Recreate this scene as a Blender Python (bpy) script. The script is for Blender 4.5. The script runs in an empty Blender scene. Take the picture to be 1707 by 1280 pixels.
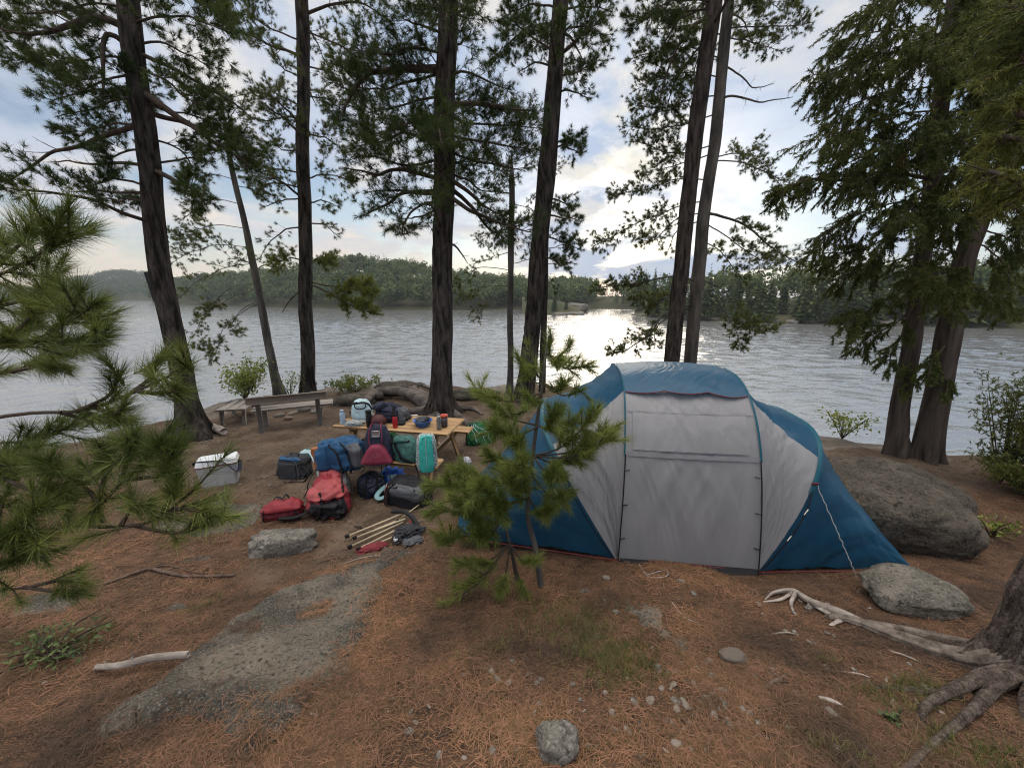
import bpy, math, random
import numpy as np
from mathutils import Vector, Matrix

SC = bpy.context.scene
COL = SC.collection
R = math.radians
random.seed(7)
RNG = np.random.default_rng(11)

# ------------------------------------------------------------------ camera
CAM_H = 2.75                      # eye above the camp level (z = 0)
FPX, PITCH = 650.0, R(12.9)
cam_d = bpy.data.cameras.new("camera")
cam = bpy.data.objects.new("camera", cam_d)
COL.objects.link(cam)
cam.location = (0, 0, CAM_H)
cam.rotation_euler = (math.pi / 2 - PITCH, 0, 0)
cam_d.sensor_width = 36.0
cam_d.lens = 36.0 * FPX / 1707.0
cam_d.clip_start = 0.05
cam_d.clip_end = 6000
SC.camera = cam

# ------------------------------------------------------------------ exposure / render
SC.view_settings.view_transform = 'Standard'
SC.view_settings.look = 'None'
SC.view_settings.exposure = 0.52
SC.view_settings.gamma = 1.0
SC.render.engine = 'CYCLES'
SC.cycles.use_denoising = True
try:
    SC.cycles.denoiser = 'OPENIMAGEDENOISE'
    SC.cycles.denoising_input_passes = 'RGB_ALBEDO_NORMAL'
    SC.cycles.denoising_prefilter = 'NONE'
except Exception:
    pass
SC.cycles.use_adaptive_sampling = True
SC.cycles.adaptive_threshold = 0.02
SC.cycles.filter_width = 1.15
SC.cycles.max_bounces = 6
SC.cycles.diffuse_bounces = 3
SC.cycles.glossy_bounces = 3
SC.cycles.transmission_bounces = 4
SC.cycles.transparent_max_bounces = 6
SC.cycles.volume_bounces = 0
SC.cycles.sample_clamp_indirect = 4.0
SC.cycles.caustics_reflective = False
SC.cycles.caustics_refractive = False

# ------------------------------------------------------------------ sun and sky
SUN_EL, SUN_AZ = R(18.0), R(14.5)     # azimuth to the right of +Y
sd = Vector((math.sin(SUN_AZ) * math.cos(SUN_EL), math.cos(SUN_AZ) * math.cos(SUN_EL), math.sin(SUN_EL)))
sun_l = bpy.data.lights.new("sun", 'SUN')
sun_l.energy = 0.5
sun_l.angle = R(22)
sun_l.color = (1.0, 0.88, 0.72)
sun = bpy.data.objects.new("sun", sun_l)
COL.objects.link(sun)
sun.rotation_euler = (-sd).to_track_quat('-Z', 'Y').to_euler()

W = bpy.data.worlds.new("World")
SC.world = W
W.use_nodes = True
nt = W.node_tree
nt.nodes.clear()
_N = lambda t: nt.nodes.new(t)
_L = nt.links.new
def wmath(op, a, b=None, c=None, clamp=False):
    n = _N('ShaderNodeMath'); n.operation = op; n.use_clamp = clamp
    for i, v in enumerate((a, b, c)):
        if v is None: continue
        if isinstance(v, (int, float)): n.inputs[i].default_value = v
        else: _L(v, n.inputs[i])
    return n.outputs[0]
def wmix(f, a, b):
    n = _N('ShaderNodeMix'); n.data_type = 'RGBA'
    if isinstance(f, (int, float)): n.inputs[0].default_value = f
    else: _L(f, n.inputs[0])
    for s, v in ((6, a), (7, b)):
        if isinstance(v, tuple): n.inputs[s].default_value = (*v, 1)
        else: _L(v, n.inputs[s])
    return n.outputs[2]
def wstep(v, lo, hi):
    n = _N('ShaderNodeMapRange'); n.interpolation_type = 'SMOOTHSTEP'
    _L(v, n.inputs[0]); n.inputs[1].default_value = lo; n.inputs[2].default_value = hi
    return n.outputs[0]
tc = _N('ShaderNodeTexCoord')
dirv = tc.outputs['Generated']
sep = _N('ShaderNodeSeparateXYZ'); _L(dirv, sep.inputs[0])
zz = wmath('MAXIMUM', sep.outputs[2], 0.0)
den = wmath('ADD', zz, 0.22)
comb = _N('ShaderNodeCombineXYZ')
_L(wmath('DIVIDE', sep.outputs[0], den), comb.inputs[0])
_L(wmath('DIVIDE', sep.outputs[1], den), comb.inputs[1])
def wnoise(scale, detail, rough, off, dist=0.0, sx=1.0, sy=1.0):
    mp = _N('ShaderNodeMapping'); _L(comb.outputs[0], mp.inputs[0])
    mp.inputs[1].default_value = off
    mp.inputs[3].default_value = (sx, sy, 1)
    n = _N('ShaderNodeTexNoise'); _L(mp.outputs[0], n.inputs['Vector'])
    n.inputs['Scale'].default_value = scale; n.inputs['Detail'].default_value = detail
    n.inputs['Roughness'].default_value = rough; n.inputs['Distortion'].default_value = dist
    return n.outputs[0]
n1 = wnoise(1.15, 7, 0.56, (3.1, 1.7, 0.4), 0.5, 1.0, 0.9)
n2 = wnoise(2.6, 6, 0.6, (8.3, 4.1, 2.0), 0.3)
n3 = wnoise(0.55, 3, 0.5, (1.2, 9.4, 5.0), 0.2)
dotn = _N('ShaderNodeVectorMath'); dotn.operation = 'DOT_PRODUCT'
_L(dirv, dotn.inputs[0])
dotn.inputs[1].default_value = (math.sin(SUN_AZ) * math.cos(R(21.5)), math.cos(SUN_AZ) * math.cos(R(21.5)), math.sin(R(21.5)))
dsun = wmath('MAXIMUM', dotn.outputs['Value'], 0.0)
glow_w = wmath('POWER', dsun, 42.0)
glow_n = wmath('POWER', dsun, 95.0)
sky = _N('ShaderNodeTexSky'); sky.sky_type = 'NISHITA'; sky.sun_disc = False
sky.sun_elevation = SUN_EL; sky.sun_rotation = SUN_AZ
sky.air_density = 1.0; sky.dust_density = 0.5; sky.ozone_density = 1.6
bg_sky = _N('ShaderNodeBackground'); _L(sky.outputs[0], bg_sky.inputs[0]); bg_sky.inputs[1].default_value = 0.08
# clouds: grey-blue undersides, pale tops, warm towards the sun and the horizon
cl = wmix(wstep(n2, 0.42, 0.70), (0.36, 0.435, 0.57), (0.62, 0.595, 0.56))
horiz = wmath('POWER', wmath('SUBTRACT', 1.0, zz), 7.0)
west = wstep(sep.outputs[0], 0.35, -0.35)
warm = wmath('MULTIPLY', horiz, wmath('ADD', wmath('MULTIPLY', west, 0.9), 0.12))
cl = wmix(wmath('MULTIPLY', warm, 1.0, None, True), cl, (0.76, 0.62, 0.46))
cl = wmix(wmath('MULTIPLY', wmath('MULTIPLY', glow_w, wstep(n2, 0.38, 0.62)), 0.45, None, True), cl, (0.58, 0.53, 0.43))
cl = wmix(wmath('MULTIPLY', glow_n, wstep(n2, 0.36, 0.60), None, True), cl, (0.84, 0.77, 0.62))
cl = wmix(wmath('MULTIPLY', wmath('MULTIPLY', wmath('POWER', wmath('SUBTRACT', 1.0, zz), 6.0), wmath('SUBTRACT', 1.0, west)), 0.85, None, True), cl, (0.36, 0.425, 0.54))
zen = wstep(sep.outputs[2], 0.52, 0.86)       # unseen overhead sky, brightened and warmed to lift the light on the ground
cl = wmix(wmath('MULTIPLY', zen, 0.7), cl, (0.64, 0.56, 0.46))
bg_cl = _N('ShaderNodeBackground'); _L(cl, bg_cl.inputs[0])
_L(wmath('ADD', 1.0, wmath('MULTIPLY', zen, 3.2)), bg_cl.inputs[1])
dens = wmath('ADD', wstep(n1, 0.38, 0.58), wmath('MULTIPLY', glow_w, 0.8))
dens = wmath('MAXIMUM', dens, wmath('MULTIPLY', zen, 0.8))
dens = wmath('MAXIMUM', dens, wmath('MULTIPLY', horiz, 0.85))
dens = wmath('MULTIPLY', dens, 0.96, None, True)
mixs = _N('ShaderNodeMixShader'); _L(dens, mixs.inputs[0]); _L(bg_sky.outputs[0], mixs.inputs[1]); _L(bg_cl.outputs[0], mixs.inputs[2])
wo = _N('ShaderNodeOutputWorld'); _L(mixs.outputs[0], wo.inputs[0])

# ------------------------------------------------------------------ numpy noise
def _hash(i, j, k, s):
    n = (i * 374761393 + j * 668265263 + k * 2147483647 + s * 974711) & 0xFFFFFFFF
    n = ((n ^ (n >> 13)) * 1274126177) & 0xFFFFFFFF
    return ((n ^ (n >> 16)) & 0xFFFF) / 65535.0
def vnoise(x, y, z=0.0, s=0):
    x, y, z = np.broadcast_arrays(np.asarray(x, float), np.asarray(y, float), np.asarray(z, float))
    i, j, k = (np.floor(a).astype(np.int64) for a in (x, y, z))
    fx, fy, fz = x - i, y - j, z - k
    fx, fy, fz = (f * f * (3 - 2 * f) for f in (fx, fy, fz))
    r = 0
    for a in (0, 1):
        for b in (0, 1):
            for c in (0, 1):
                w = (fx if a else 1 - fx) * (fy if b else 1 - fy) * (fz if c else 1 - fz)
                r = r + w * _hash(i + a, j + b, k + c, s)
    return r * 2 - 1
def fbm(x, y, z=0.0, s=0, o=4, g=0.5):
    r, a = 0, 1.0
    for q in range(o):
        r = r + a * vnoise(np.asarray(x) * 2 ** q, np.asarray(y) * 2 ** q, np.asarray(z) * 2 ** q, s + q * 17)
        a *= g
    return r
def sstep(a, b, x):
    t = np.clip((np.asarray(x, float) - a) / (b - a), 0, 1)
    return t * t * (3 - 2 * t)

# ------------------------------------------------------------------ terrain
WATER_Z = -3.75
EDGE = np.array([(-400, -120), (-60, -8), (-25, 0), (-14, 3.2), (-9.6, 5.6), (-8.3, 7.2), (-7.75, 8.8), (-7.6, 11.2), (-4.2, 11.9), (-1.0, 12.1), (3, 11.9),
                 (4.9, 10.7), (5.7, 8.7), (6.5, 7.6), (8.5, 6.7), (13, 5.0), (20, 3.0), (60, -8), (400, -120)], float)
def edge_dist(x, y):
    x = np.asarray(x, float); y = np.asarray(y, float)
    best = np.full(np.broadcast(x, y).shape, 1e9)
    for (ax, ay), (bx, by) in zip(EDGE[:-1], EDGE[1:]):
        dx, dy = bx - ax, by - ay
        t = np.clip(((x - ax) * dx + (y - ay) * dy) / (dx * dx + dy * dy), 0, 1)
        best = np.minimum(best, np.hypot(x - ax - t * dx, y - ay - t * dy))
    inside = y < np.interp(x, EDGE[:, 0], EDGE[:, 1])
    return np.where(inside, -best, best)            # positive beyond the edge
def gz(x, y):
    x = np.asarray(x, float); y = np.asarray(y, float)
    t = np.clip((3.85 - y) / 3.2, 0, 1.6)
    z = 0.85 * t ** 1.12
    z = z + 0.045 * fbm(x * 0.7, y * 0.7, 0, 3, 3) + 0.010 * fbm(x * 4, y * 4, 0, 9, 3)
    e = edge_dist(x, y)
    z = z + 0.10 * sstep(-2.0, -0.4, e) * (0.6 + fbm(x * 0.9, y * 0.9, 0, 21, 3))
    e2 = e + 0.35 * fbm(x * 0.8, y * 0.8, 0, 31, 3)
    return z - 7.0 * sstep(0.0, 3.4, e2) - 0.25 * sstep(-0.6, 0.2, e2)
def G1(x, y): return float(gz(x, y))

_F = np.array((0, math.cos(PITCH), -math.sin(PITCH))); _U = np.array((0, math.sin(PITCH), math.cos(PITCH)))
_O = np.array((0, 0, CAM_H))
def ray(px, py):
    return _F + (px - 853.5) / FPX * np.array((1.0, 0, 0)) + (640 - py) / FPX * _U
def P(px, py, Y):
    d = ray(px, py)
    return _O + d * (Y / d[1])
_TS = np.concatenate([np.arange(0.8, 8, 0.01), np.arange(8, 60, 0.05)])
def G(px, py):
    d = ray(px, py)
    pts = _O + d * _TS[:, None]
    hit = np.nonzero(pts[:, 2] < gz(pts[:, 0], pts[:, 1]))[0]
    p = pts[hit[0]] if len(hit) else pts[-1]
    return np.array((p[0], p[1], G1(p[0], p[1])))
def onplane(px, py, z):
    d = ray(px, py)
    return _O + d * ((z - CAM_H) / d[2])

# ------------------------------------------------------------------ object helpers
def tag(o, label=None, cat=None, group=None, kind=None):
    if label: o['label'] = label
    if cat: o['category'] = cat
    if group: o['group'] = group
    if kind: o['kind'] = kind
    return o
def thing(name, label, cat, loc=(0, 0, 0), rot=(0, 0, 0), group=None):
    o = bpy.data.objects.new(name, None)
    COL.objects.link(o)
    o.empty_display_size = 0.2
    o.location = tuple(float(v) for v in loc)
    o.rotation_euler = rot
    return tag(o, label, cat, group)
def raw(name, V, F, mat, parent=None, smooth=True, attrs=None):
    """V (n,3) and F: an (m,k) array or a list of such arrays."""
    V = np.asarray(V, np.float32)
    Fs = [np.asarray(f, np.int32) for f in (F if isinstance(F, list) else [F]) if len(f)]
    me = bpy.data.meshes.new(name)
    me.vertices.add(len(V)); me.vertices.foreach_set('co', V.ravel())
    loops = np.concatenate([f.ravel() for f in Fs])
    tot = np.concatenate([np.full(len(f), f.shape[1], np.int32) for f in Fs])
    me.loops.add(len(loops)); me.loops.foreach_set('vertex_index', loops)
    me.polygons.add(len(tot))
    st = np.concatenate([[0], np.cumsum(tot)[:-1]]).astype(np.int32)
    me.polygons.foreach_set('loop_start', st)
    me.polygons.foreach_set('use_smooth', np.full(len(tot), smooth))
    if attrs:
        for k, v in attrs.items():
            a = me.attributes.new(k, 'FLOAT', 'POINT'); a.data.foreach_set('value', np.asarray(v, np.float32))
    me.update(calc_edges=True); me.validate()
    me.materials.append(mat)
    o = bpy.data.objects.new(name, me)
    COL.objects.link(o)
    if parent is not None: o.parent = parent
    return o
class MB:
    """collects verts and faces; builds ONE mesh"""
    def __init__(s): s.v = []; s.f4 = []; s.f3 = []; s.n = 0
    def add(s, V, F4=None, F3=None):
        V = np.asarray(V, float).reshape(-1, 3)
        if F4 is not None and len(F4): s.f4.append(np.asarray(F4, int).reshape(-1, 4) + s.n)
        if F3 is not None and len(F3): s.f3.append(np.asarray(F3, int).reshape(-1, 3) + s.n)
        s.v.append(V); s.n += len(V)
        return s
    def grid(s, Pg, closed_u=False, closed_v=False):
        Pg = np.asarray(Pg, float); a, b = Pg.shape[:2]
        I = np.arange(a * b).reshape(a, b)
        if closed_u: I = np.vstack([I, I[:1]])
        if closed_v: I = np.hstack([I, I[:, :1]])
        F = np.stack([I[:-1, :-1], I[1:, :-1], I[1:, 1:], I[:-1, 1:]], -1).reshape(-1, 4)
        return s.add(Pg.reshape(-1, 3), F)
    def tube(s, path, rad, n=8, flat=1.0, up=None, cap=True, bump=0.0, seed=0):
        path = np.asarray(path, float); m = len(path)
        rad = np.broadcast_to(np.asarray(rad, float), (m,))
        T = np.gradient(path, axis=0); T /= np.linalg.norm(T, axis=1)[:, None] + 1e-12
        u = np.array(up, float) if up is not None else (np.array((0, 0, 1.0)) if abs(T[0, 2]) < 0.8 else np.array((1.0, 0, 0)))
        Ns = []
        for k in range(m):
            u = u - T[k] * u.dot(T[k]); u = u / (np.linalg.norm(u) + 1e-12); Ns.append(u)
        N_ = np.array(Ns); B_ = np.cross(T, N_)
        a = np.linspace(0, 2 * np.pi, n, endpoint=False)
        rr = rad[:, None] * np.ones((1, n))
        if bump:
            L = np.concatenate([[0], np.cumsum(np.linalg.norm(np.diff(path, axis=0), axis=1))])
            rr = rr * (1 + bump * fbm(np.cos(a)[None] * 1.7 + 0 * rr, np.sin(a)[None] * 1.7 + 0 * rr, L[:, None] * 1.4 + seed, seed, 3))
        Pg = path[:, None] + rr[..., None] * (np.cos(a)[None, :, None] * N_[:, None] * flat + np.sin(a)[None, :, None] * B_[:, None])
        base = s.n
        s.grid(Pg, closed_v=True)
        if cap:
            c0, c1 = s.n, s.n + 1
            k = np.arange(n); k2 = (k + 1) % n
            s.v.append(np.array([path[0], path[-1]])); s.n += 2
            s.f3.append(np.stack([np.full(n, c0), base + k2, base + k], -1))
            s.f3.append(np.stack([np.full(n, c1), base + (m - 1) * n + k, base + (m - 1) * n + k2], -1))
        return s
    def box(s, c, size, rotz=0.0, M=None, bev=0.0):
        hx, hy, hz = (v / 2 for v in size)
        b = min(bev, hx * .9, hy * .9, hz * .9)
        if b <= 0:
            V = np.array([(x, y, z) for x in (-hx, hx) for y in (-hy, hy) for z in (-hz, hz)])
            F = [(0, 1, 3, 2), (4, 6, 7, 5), (0, 4, 5, 1), (2, 3, 7, 6), (0, 2, 6, 4), (1, 5, 7, 3)]
            T3 = None
        else:
            V = []; idx = {}
            for sx in (-1, 1):
                for sy in (-1, 1):
                    for sz in (-1, 1):
                        for ax in range(3):
                            p = [sx * (hx - b), sy * (hy - b), sz * (hz - b)]
                            p[ax] += (sx, sy, sz)[ax] * b
                            idx[(sx, sy, sz, ax)] = len(V); V.append(p)
            V = np.array(V); F = []; T3 = []
            g = lambda a, *q: idx[(*q, a)]
            for q in (-1, 1):
                F.append((g(0, q, -1, -1), g(0, q, 1, -1), g(0, q, 1, 1), g(0, q, -1, 1)))
                F.append((g(1, -1, q, -1), g(1, -1, q, 1), g(1, 1, q, 1), g(1, 1, q, -1)))
                F.append((g(2, -1, -1, q), g(2, 1, -1, q), g(2, 1, 1, q), g(2, -1, 1, q)))
            for q in (-1, 1):
                for r in (-1, 1):
                    F.append((g(1, -1, q, r), g(1, 1, q, r), g(2, 1, q, r), g(2, -1, q, r)))
                    F.append((g(0, q, -1, r), g(0, q, 1, r), g(2, q, 1, r), g(2, q, -1, r)))
                    F.append((g(0, q, r, -1), g(0, q, r, 1), g(1, q, r, 1), g(1, q, r, -1)))
                    for w in (-1, 1): T3.append((g(0, q, r, w), g(1, q, r, w), g(2, q, r, w)))
        if M is not None: V = V @ np.array(M)[:3, :3].T
        c_, s_ = math.cos(rotz), math.sin(rotz)
        V = np.stack([V[:, 0] * c_ - V[:, 1] * s_, V[:, 0] * s_ + V[:, 1] * c_, V[:, 2]], -1) + np.asarray(c, float)
        return s.add(V, F, T3)
    def beam(s, a, b, w, h, bev=0.004, up=(0, 0, 1)):
        """a rectangular bar from a to b"""
        a = np.asarray(a, float); b = np.asarray(b, float)
        t = b - a; L = np.linalg.norm(t); t = t / L
        u = np.asarray(up, float)
        if abs(u.dot(t)) > 0.95: u = np.array((0, 1.0, 0))
        u = u - t * u.dot(t); u /= np.linalg.norm(u); q = np.cross(u, t)
        return s.box((a + b) / 2, (L, w, h), M=np.stack([t, q, u], 1), bev=bev)
    def lathe(s, prof, n=20, c=(0, 0, 0)):
        prof = np.asarray(prof, float); a = np.linspace(0, 2 * np.pi, n, endpoint=False)
        Pg = np.stack([prof[:, 0, None] * np.cos(a), prof[:, 0, None] * np.sin(a), np.repeat(prof[:, 1, None], n, 1)], -1) + np.asarray(c, float)
        return s.grid(Pg, closed_v=True)
    def build(s, name, mat, parent=None, org=None, smooth=True):
        V = np.concatenate(s.v)
        if org is not None: V = V - np.asarray(org, float)
        F = []
        if s.f4: F.append(np.concatenate(s.f4))
        if s.f3: F.append(np.concatenate(s.f3))
        return raw(name, V, F, mat, parent, smooth)
def crv(pts, n=24):
    """Catmull-Rom through pts"""
    p = np.asarray(pts, float)
    if len(p) == 2: return p[0] + (p[1] - p[0]) * np.linspace(0, 1, n)[:, None]
    p = np.vstack([2 * p[0] - p[1], p, 2 * p[-1] - p[-2]])
    m = len(p) - 3
    out = []
    for t in np.linspace(0, m - 1e-6, n):
        i = int(t); f = t - i
        a, b, c, d = p[i], p[i + 1], p[i + 2], p[i + 3]
        out.append(0.5 * (2 * b + (c - a) * f + (2 * a - 5 * b + 4 * c - d) * f * f + (3 * b - a - 3 * c + d) * f ** 3))
    return np.array(out)

# ------------------------------------------------------------------ materials
def mk(name, c1, c2=None, scale=6.0, rough=0.8, bump=0.0, bscale=None, transl=0.0, spec=0.3, island=0.0, stretch=(1, 1, 1),
       lo=0.35, hi=0.65, detail=5, metal=0.0, world=False, grain=0, spots=None, c3=None, s3=None, thr=(0.55, 0.65), dist=0.0, bdist=0.02, sheen=0.0, tcol=None):
    m = bpy.data.materials.new(name); m.use_nodes = True
    t = m.node_tree; N = t.nodes; L = t.links.new
    b = N['Principled BSDF']; out = N['Material Output']
    b.inputs['Roughness'].default_value = rough
    b.inputs['Specular IOR Level'].default_value = spec
    b.inputs['Metallic'].default_value = metal
    if sheen: b.inputs['Sheen Weight'].default_value = sheen
    tcn = N.new('ShaderNodeTexCoord'); mp = N.new('ShaderNodeMapping'); mp.inputs[3].default_value = stretch
    if world:
        g = N.new('ShaderNodeNewGeometry'); L(g.outputs['Position'], mp.inputs[0])
    else: L(tcn.outputs['Object'], mp.inputs[0])
    def noise(sc, dt=detail, ds=dist):
        n = N.new('ShaderNodeTexNoise'); L(mp.outputs[0], n.inputs['Vector'])
        n.inputs['Scale'].default_value = sc; n.inputs['Detail'].default_value = dt; n.inputs['Distortion'].default_value = ds
        n.inputs['Roughness'].default_value = 0.6
        return n.outputs[0]
    def mrange(v, a, c):
        n = N.new('ShaderNodeMapRange'); L(v, n.inputs[0]); n.inputs[1].default_value = a; n.inputs[2].default_value = c
        return n.outputs[0]
    def mix(f, a, c):
        n = N.new('ShaderNodeMix'); n.data_type = 'RGBA'; L(f, n.inputs[0])
        for k, v in ((6, a), (7, c)):
            if isinstance(v, tuple): n.inputs[k].default_value = (*v, 1)
            else: L(v, n.inputs[k])
        return n.outputs[2]
    col = None
    if c2 is not None: col = mix(mrange(noise(scale), lo, hi), c1, c2)
    else:
        rgb = N.new('ShaderNodeRGB'); rgb.outputs[0].default_value = (*c1, 1); col = rgb.outputs[0]
    if c3 is not None: col = mix(mrange(noise(s3 or scale * 2.3, 6), *thr), col, c3)
    if grain:
        col = mix(mrange(noise(grain, 3), 0.50, 0.72), col, tuple(v * 1.25 for v in c2)); col = mix(mrange(noise(grain * 0.45, 4), 0.52, 0.68), col, tuple(v * 0.6 for v in c1))
    if spots:
        col = mix(mrange(noise(16, 3, 0.4), 0.70, 0.715), col, spots)
    if island:
        g2 = N.new('ShaderNodeNewGeometry')
        h = N.new('ShaderNodeHueSaturation'); L(col, h.inputs['Color'])
        L(mrange_out(N, L, g2.outputs['Random Per Island'], 1 - island, 1 + island), h.inputs['Value'])
        L(mrange_out(N, L, g2.outputs['Random Per Island'], 0.52, 0.48), h.inputs['Hue'])
        col = h.outputs[0]
    L(col, b.inputs['Base Color'])
    if bump:
        bn = N.new('ShaderNodeBump'); bn.inputs['Strength'].default_value = bump; bn.inputs['Distance'].default_value = bdist
        L(noise(bscale or scale * 2, 8), bn.inputs['Height']); L(bn.outputs[0], b.inputs['Normal'])
    if transl:
        tr = N.new('ShaderNodeBsdfTranslucent'); ms = N.new('ShaderNodeMixShader'); ms.inputs[0].default_value = transl
        if tcol: tr.inputs[0].default_value = (*tcol, 1)
        else: L(col, tr.inputs[0])
        L(b.outputs[0], ms.inputs[1]); L(tr.outputs[0], ms.inputs[2]); L(ms.outputs[0], out.inputs[0])
    return m
def mrange_out(N, L, v, a, c):
    n = N.new('ShaderNodeMapRange'); L(v, n.inputs[0]); n.inputs[3].default_value = a; n.inputs[4].default_value = c
    return n.outputs[0]

M = {}
M['bark'] = mk('bark', (0.020, 0.017, 0.015), (0.115, 0.096, 0.085), 12, 0.95, 1.0, 20, stretch=(1, 1, 0.22), spec=0.1, world=True, bdist=0.07, lo=0.38, hi=0.66, dist=0.4)
M['bark_grey'] = mk('grey bark', (0.06, 0.055, 0.05), (0.17, 0.155, 0.14), 6, 0.95, 0.7, 10, stretch=(1, 1, 0.25), spec=0.1, world=True, bdist=0.03)
M['bark_cedar'] = mk('cedar bark', (0.040, 0.032, 0.027), (0.125, 0.102, 0.086), 12, 0.95, 0.8, 18, stretch=(1, 1, 0.10), spec=0.1, world=True, bdist=0.03)
M['bark_root'] = mk('weathered root', (0.062, 0.048, 0.041), (0.195, 0.155, 0.130), 11, 0.92, 1.0, 45, stretch=(1, 1, 0.5), grain=60, spec=0.15, world=True, bdist=0.03, dist=0.8)
M['twig'] = mk('twig', (0.05, 0.036, 0.028), (0.11, 0.085, 0.068), 12, 0.9, 0.0, spec=0.1)
M['needle_dark'] = mk('dark needles', (0.036, 0.062, 0.016), (0.088, 0.124, 0.030), 0.9, 0.6, spec=0.25, island=0.35, transl=0.35, world=True)
M['needle_mid'] = mk('mid needles', (0.070, 0.092, 0.024), (0.155, 0.175, 0.046), 1.1, 0.6, spec=0.25, island=0.35, transl=0.42, world=True)
M['needle_yellow'] = mk('yellowish needles', (0.12, 0.155, 0.030), (0.23, 0.25, 0.05), 1.5, 0.6, spec=0.25, island=0.3, transl=0.42, world=True)
M['needle_young'] = mk('long green needles', (0.125, 0.175, 0.036), (0.27, 0.31, 0.08), 3.0, 0.5, spec=0.35, island=0.45, transl=0.42, world=True)
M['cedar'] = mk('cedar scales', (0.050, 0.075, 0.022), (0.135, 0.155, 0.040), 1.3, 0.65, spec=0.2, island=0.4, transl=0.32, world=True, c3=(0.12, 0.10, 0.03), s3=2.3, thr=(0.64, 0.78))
M['needle_bough'] = mk('bough needles', (0.090, 0.130, 0.030), (0.215, 0.250, 0.062), 3.0, 0.5, spec=0.35, island=0.45, transl=0.22, world=True)
M['cedar_light'] = mk('yellow-green cedar scales', (0.085, 0.110, 0.028), (0.19, 0.205, 0.05), 2.0, 0.65, spec=0.2, island=0.35, transl=0.3, world=True)  # paler yellow-green foliage of the near boughs, sapling and low bush
M['leaf'] = mk('broad leaves', (0.16, 0.22, 0.045), (0.33, 0.36, 0.09), 2.5, 0.5, spec=0.35, island=0.35, transl=0.4, world=True)
M['leaf_dark'] = mk('dark leaves', (0.07, 0.12, 0.035), (0.16, 0.20, 0.07), 4, 0.5, spec=0.35, island=0.35, transl=0.3, world=True)
M['grass'] = mk('grass blades', (0.11, 0.14, 0.04), (0.27, 0.25, 0.10), 4, 0.6, spec=0.25, island=0.35, transl=0.25, world=True)
M['litter'] = mk('fallen needles', (0.078, 0.051, 0.034), (0.245, 0.138, 0.073), 0.95, 0.75, spec=0.25, island=0.55, world=True, lo=0.38, hi=0.62)
M['stone'] = mk('grey stone', (0.12, 0.112, 0.098), (0.26, 0.24, 0.205), 4.0, 0.92, 0.9, 24, grain=75, spec=0.2, c3=(0.085, 0.082, 0.072), s3=9, thr=(0.52, 0.68), bdist=0.02, world=True)
M['slab'] = mk('bedrock', (0.070, 0.065, 0.056), (0.225, 0.195, 0.152), 1.3, 0.95, 1.0, 18, spec=0.15, c3=(0.060, 0.058, 0.052), s3=1.7, thr=(0.46, 0.60), bdist=0.04, world=True, grain=85, spots=(0.24, 0.24, 0.21))
M['boulder'] = mk('mossy dark stone', (0.052, 0.045, 0.037), (0.135, 0.116, 0.092), 2.6, 0.95, 1.0, 13, grain=48, spec=0.15, c3=(0.05, 0.048, 0.036), s3=4.0, thr=(0.50, 0.7), bdist=0.05, world=True)
M['pebble'] = mk('pebble', (0.11, 0.09, 0.072), (0.27, 0.225, 0.185), 1.1, 0.85, 0.3, 40, spec=0.25, world=True)
M['tan_stone'] = mk('tan grey stone', (0.10, 0.092, 0.078), (0.235, 0.212, 0.178), 5.0, 0.92, 0.9, 30, grain=75, spec=0.2, c3=(0.09, 0.09, 0.066), s3=4, thr=(0.52, 0.68), bdist=0.02, world=True)
M['root_pale'] = mk('pale root', (0.085, 0.068, 0.056), (0.28, 0.235, 0.197), 13, 0.92, 1.0, 45, stretch=(1, 1, 0.5), spec=0.15, world=True, bdist=0.02)
M['driftwood'] = mk('bleached wood', (0.20, 0.17, 0.145), (0.48, 0.42, 0.37), 12, 0.85, 0.5, 16, stretch=(0.3, 1, 1), spec=0.2)
M['brownstick'] = mk('brown stick', (0.07, 0.048, 0.037), (0.17, 0.125, 0.10), 14, 0.9, 0.5, 20, spec=0.15, world=True)
M['pine_board'] = mk('new pine boards', (0.42, 0.25, 0.115), (0.58, 0.38, 0.20), 5, 0.55, 0.25, 9, stretch=(0.12, 1.6, 1.6), spec=0.35, bdist=0.006)
M['old_board'] = mk('weathered boards', (0.25, 0.22, 0.19), (0.46, 0.415, 0.365), 7, 0.8, 0.4, 14, stretch=(0.12, 1.6, 1.6), spec=0.3, bdist=0.006)
M['brown_board'] = mk('brown board', (0.15, 0.085, 0.05), (0.26, 0.16, 0.10), 7, 0.8, 0.4, 14, stretch=(0.12, 1.6, 1.6), spec=0.3, bdist=0.006)
M['grey_post'] = mk('grey post', (0.15, 0.145, 0.135), (0.27, 0.26, 0.245), 7, 0.85, 0.4, 14, stretch=(1.6, 1.6, 0.12), spec=0.25, bdist=0.006)
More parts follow.
